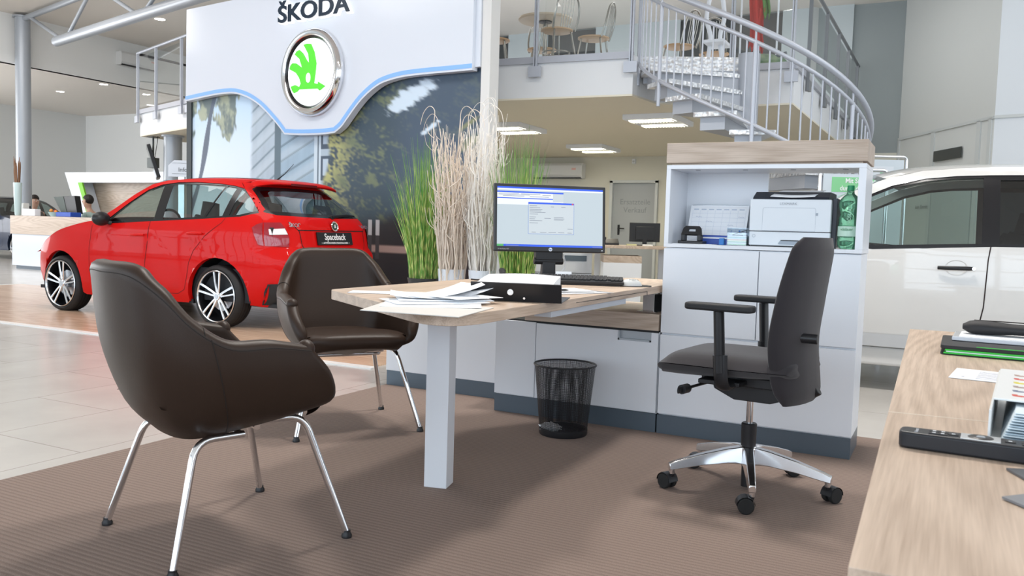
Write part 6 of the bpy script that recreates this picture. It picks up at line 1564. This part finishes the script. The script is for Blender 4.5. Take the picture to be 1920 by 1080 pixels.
vs, fs = drape([hv, hole], .05, lambda a, b_: (a, 0, b_)); MB().add(vs, fs).build('lever', M_black, hp_, solid=.010, M=Matrix.Translation((0,-.01,.042)) @ Matrix.Rotation(math.radians(-25),4,'X'), off=0)
nb = thing('note_box', 'clear acrylic box filled with coloured note paper beside the printer', 'note box', (-.921,4.165,HZ))
MB().box(-.047,.047,-.047,.047,0,.003).box(-.047,-.045,-.047,.047,.003,.085).box(.045,.047,-.047,.047,.003,.085).box(-.045,.045,.045,.047,.003,.085).box(-.045,.045,-.047,-.045,.003,.085).build('acrylic_box', glassy('acrylic', (.90,.94,.97), fac=1.3), nb)
cols_ = [(.35,.6,.30),(.85,.85,.80),(.30,.50,.35),(.80,.80,.55),(.85,.50,.30),(.75,.78,.80),(.35,.55,.50),(.8,.82,.85)]
for k, c in enumerate(cols_): MB().box(-.043,.043,-.043,.043,.0035+.0055*k,.0085+.0055*k).build('note_layer', mat('note_%d' % k, c, .7), nb)
MB().box(-.03,.02,-.02,.0,.048,.052).tube([(-.03,.0,.052),(.03,.02,.075)], .002, 6).build('paper_clips', M_black, nb)
o = MB().box(-.012,.012,-.012,.012,0,.032).build('blue_eraser', mat('eraser_blue', (.04,.2,.55), .5), bevel=.003); o.location = (-.995,4.135,HZ+.001); tag(o, 'small blue upright sharpener between hole punch and note box', 'sharpener')
pr = thing('laser_printer', 'white laser printer with a dark top standing in the open shelf', 'printer', (-.679,4.26,HZ))
M_pr = mat('printer_white', (.74,.78,.82), .4)
px0, px1 = -.188, .178
MB().box(px0,px1,-.125,.15,.006,.072).box(px0,px1,-.13,.15,.074,.224).build('body', M_pr, pr, bevel=.004, seg=3)
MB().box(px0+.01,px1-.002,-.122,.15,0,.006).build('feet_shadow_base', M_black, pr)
MB().prism([(-.128,.224),(.15,.224),(.15,.262),(-.05,.262),(-.115,.236)], px0+.01, px1-.012, f=lambda a,b_,c:(c,a,b_)).build('dark_top', mat('printer_dark', (.030,.034,.045), .4), pr, bevel=.003)
MB().box(px1,px1+.022,-.09,.15,.004,.232).build('dark_side', bpy.data.materials['printer_dark'], pr, bevel=.003)
vv = MB()
for k in range(16): vv.box(px1+.022,px1+.0235,-.05,.10,.09+.0075*k,.093+.0075*k)
vv.build('side_vents', M_black, pr)['kind'] = 'stuff'
fp = MB(); fo_ = round_poly([(-.128,.076),(.112,.076),(.112,.185),(-.128,.185)], [0,0,.012,.012], 5); fi_ = inset(fo_, .0012)
vs, fs = drape([fo_, fi_], .5, lambda a, b_: (a, -.1305, b_)); fp.add(vs, fs); fp.box(.112,.122,-.1325,-.13,.150,.162)
fp.build('front_flap_line', mat('printer_line', (.35,.40,.46), .5), pr)
MB().prism(round_poly([(-.085,.008),(.085,.008),(.07,.030),(-.07,.030)], .01, 4), -.1265, -.124, f=lambda a,b_,c:(a+.03,c,b_+.004)).build('tray_handle', bpy.data.materials['printer_line'], pr); MB().box(-.04,.10,-.1275,-.126,.029,.033).build('tray_slot', M_black, pr)
MB().box(px0,px1,-.1245,-.12,.0715,.0745).build('tray_gap', M_gap, pr)
text_mesh('printer_name', 'LEXMARK', .0165, mat('printer_letter_grey', (.40,.43,.47), .5), pr, frame((-.012,-.1312,.203), (1,0,0), (0,0,1)), sx=1.1)
MB().lathe([(.006,0),(.0075,0)], 16, M=frame((-.165,-.1262,.05), (1,0,0), (0,0,1))).build('round_mark', bpy.data.materials['printer_line'], pr)
ps_ = MB().grid(lambda u, v: (-.095+.20*u + .02*v, -.140+.22*v, .236 + .040*v**.8 - .004*(1-v)*math.sin(u*math.pi)), 12, 6).build('printed_sheet', M_paper, smooth=True, solid=.001, off=1); ps_.location = (-.679,4.26,HZ+.0); tag(ps_, 'curved printed white sheet lying on top of the laser printer', 'paper')
bt = thing('water_bottle', 'green plastic water bottle at the right end of the open shelf', 'bottle', (-.425,4.165,HZ+.0005))
M_bg = mat('green_plastic', (.30,.72,.48), .08, trans=.9, ior=1.25); 
prof = [(0,.004),(.022,0),(.034,.004),(.040,.020),(.041,.045),(.039,.052),(.0405,.060),(.0405,.105),(.038,.112),(.0375,.14),(.033,.158),(.036,.175),(.0395,.195),(.040,.210),(.035,.228),(.024,.243),(.015,.252),(.0135,.262),(.0135,.268)]
prof = [(r*1.17, z) for r, z in prof]
MB().lathe(prof, 36).build('bottle_body', M_bg, bt, smooth=True, ang=80)
MB().lathe([(0,.290),(.0145,.290),(.0155,.286),(.0155,.266),(.013,.265)], 28).build('screw_cap', mat('green_cap', (.02,.30,.12), .4), bt, smooth=True)
lb = MB().lathe([(.0478,.058),(.0478,.104)], 36).build('label', mat('pale_green_label', (.55,.75,.62), .4), bt, smooth=True)
text_mesh('label_text', 'vöslauer', .020, mat('label_dark_green', (.05,.25,.10), .5), lb, frame((-.004,-.0484,.090), (1,0,0), (0,0,1)), sx=.8)
text_mesh('bottle_text', 'VÖSLAUER', .022, mat('bottle_pale_text', (.35,.62,.45), .4), bt, frame((.004,-.0450,.165), (0,0,1), (-1,0,0)), sx=.9)

# ---------------------------------------------------------------- on the sideboard by the camera
BZ = SZ
ph = thing('telephone_handset', 'black handset with grey keys lying on the nearer part of the right desk', 'telephone', (.045,1.196,BZ+.0005), -2.5)
hpoly = round_poly([(-.092,-.018),(.13,-.021),(.13,.024),(-.092,.020)], [.012,.004,.004,.012], 5)
MB().prism(hpoly, .0, .021).build('case', mat('handset_black', (.012,.013,.017), .35), ph, bevel=.005, seg=3, smooth=True)
MB().box(-.022,.022,-.016,.016,.0208,.0222).build('silver_panel', mat('silver_panel', (.62,.63,.64), .3, .6), ph, bevel=.0005)
MB().lathe([(0,.0235),(.013,.0232),(.0145,.0222)], 28).build('round_pad', M_black, ph, smooth=True)
MB().prism([(-.005,-.004),(.005,-.004),(.003,.004),(-.003,.004)], .0234, .0242).build('centre_key', M_steel, ph)
for k, (x, y) in enumerate([(-.052,.006),(-.052,-.006),(-.042,.006),(-.042,-.006),(-.030,0),(.032,.0),(.050,.006),(.050,-.006),(.066,.006),(.066,-.006),(.082,.006),(.082,-.006),(.098,.006),(.098,-.006)]):
    k_ = MB().box(x-.0058,x+.0058,y-.0045,y+.0045,.0208,.0222).build('key', M_blackm, ph, bevel=.0006); MB().box(x-.002,x+.002,y-.0012,y+.0012,.0221,.0225).build('key_mark', M_paper, k_)
text_mesh('handset_text', 'beronet', .006, mat('handset_print', (.5,.5,.52), .5), ph, Matrix.Translation((-.072,0,.0213)) @ Matrix.Rotation(math.radians(90),4,'Z'))
nbk = thing('ring_binder', 'thick white ring binder full of pages with small coloured pictures on its cover', 'binder', (.06,1.30,BZ))
RBM = Matrix.Rotation(math.radians(-4), 4, 'Z')
MB().box(0,.30,-.06,.34,0,.003).box(-.002,.001,-.06,.34,0,.052).prism([(0,.052),(.30,.052),(.30,.055),(0,.055)], .02, .34, f=lambda a,b_,c:(a,c,b_)).build('cover', mat('binder_white', (.80,.81,.80), .3), nbk, M=RBM, bevel=.001)
pg = MB()
for k in range(20): z = .006+.0021*k; pg.box(.012+.0008*k, .29, -.045+.003*((k*7)%5), .30, z, z+.0009)
pg.build('pages', [mat('page_blue_white', (.70,.80,.86), .6)], nbk, M=RBM)['kind'] = 'stuff'
for x in (.055,.20): MB().tube([Vector((x,-.052+.0,.006)), Vector((x,-.062,.03)), Vector((x,-.040,.054)), Vector((x,.02,.058))], .0035, 10).build('ring', mat('pale_blue_ring', (.62,.75,.80), .25), nbk, M=RBM, smooth=True)
random.seed(8); pc = [(.60,.08,.05),(.45,.30,.25),(.18,.20,.28),(.15,.50,.58),(.35,.25,.22),(.42,.42,.10),(.70,.60,.05),(.15,.15,.2),(.6,.1,.08)]
for i in range(6):
    for j in range(3):
        c = pc[(i*2+j*5) % len(pc)]; x = .022+.030*j+.004*(i%2)*0; y = .055+.042*i
        nm = 'cover_print_%d' % ((i*2+j*5) % len(pc)); m_ = bpy.data.materials.get(nm) or mat(nm, c, .5)
        MB().ball((x+.008,y,.0552), .0085, 5, sc=(1.05,.75,.06)).box(x-.001,x+.006,y+.006,y+.010,.0552,.0556).build('cover_picture', m_, nbk, M=RBM)
st_ = sheet(.11,1.92,-6, BZ+.0006, 'white printed letter lying behind the ring binder on the right desk', w=.15, l=.19)
st_.name = 'printed_letter'
tx = MB()
for k in range(7): tx.box(-.05+.0, .085, -.055+.016*k, -.050+.016*k+.002*(k%2), .0013, .0016)
tx.box(-.075,-.07,-.05,-.04,.0013,.0016); o = tx.build('printed_lines', mat('faint_print', (.50,.50,.56), .8), st_); o['kind'] = 'stuff'
gf = thing('document_case', 'black document folder with a bright green edge on the right desk', 'folder', (.17,2.36,BZ+.0005), -3)
M_gr = mat('bright_green_plastic', (.05,.55,.06), .35)
MB().prism(round_poly([(-.175,-.13),(.25,-.13),(.25,.12),(-.185,.12)], .015, 4), .014, .022).prism(round_poly([(-.175,-.13),(.25,-.13),(.25,.12),(-.185,.12)], .015, 4), 0, .002).build('black_cover', M_blackm, gf, bevel=.001)
MB().box(-.168,.25,-.128,.11,.002,.0055).box(-.165,.25,-.126,.11,.009,.0135).build('green_inner', M_gr, gf, bevel=.001); MB().box(-.163,.25,-.122,.11,.0058,.0085).build('papers', M_paper, gf)
MB().box(-.10,.25,-.128,-.124,.0222,.0235).build('green_line', M_gr, gf)
cb = thing('clear_box', 'flat clear plastic box lying on the green edged folder', 'box', (.17,2.41,BZ+.0235), -3); MB().box(-.155,.2,-.06,.09,0,.010).build('box', mat('frosted_plastic', (.66,.66,.69), .15), cb, bevel=.002); MB().box(-.14,.2,-.045,.08,.010,.0112).build('label', M_paper, cb)
pc_ = thing('pencil_case', 'soft black pencil case lying on the clear plastic box', 'pencil case', (.19,2.44,BZ+.0352), -4)
cs_ = MB().grid(lambda u, v: ((-.155+.36*v), (.028+.004*math.sin(v*9))*math.cos(2*math.pi*u)*min(1, (v*14+.15))**.5, .017+.016*(1+.15*math.sin(v*12+.5))*math.sin(2*math.pi*u)*min(1, (v*14+.15))**.5), 20, 24).build('pouch', M_blackm, pc_, smooth=True)
MB().tube([(-.13,0,.0345),(.2,0,.036)], .0015, 6).build('zip', M_seam, pc_)
for k, (x, y, r, z, l) in enumerate(((.225,1.10,22,.0006,'dark grey brochure lying under the black handset'),(.218,1.01,38,.010,'grey brochure with a white edge at the right border of the picture'))):
    o = MB().box(-.13,.12,-.10,.09,0,.0025).build('brochure', mat('brochure_grey_%d' % k, (.10,.105,.115) if k == 0 else (.20,.205,.22), .35)); o.location = (x, y, BZ+z); o.rotation_euler = (0, math.radians(-4)*k, math.radians(r)); tag(o, l, 'brochure')
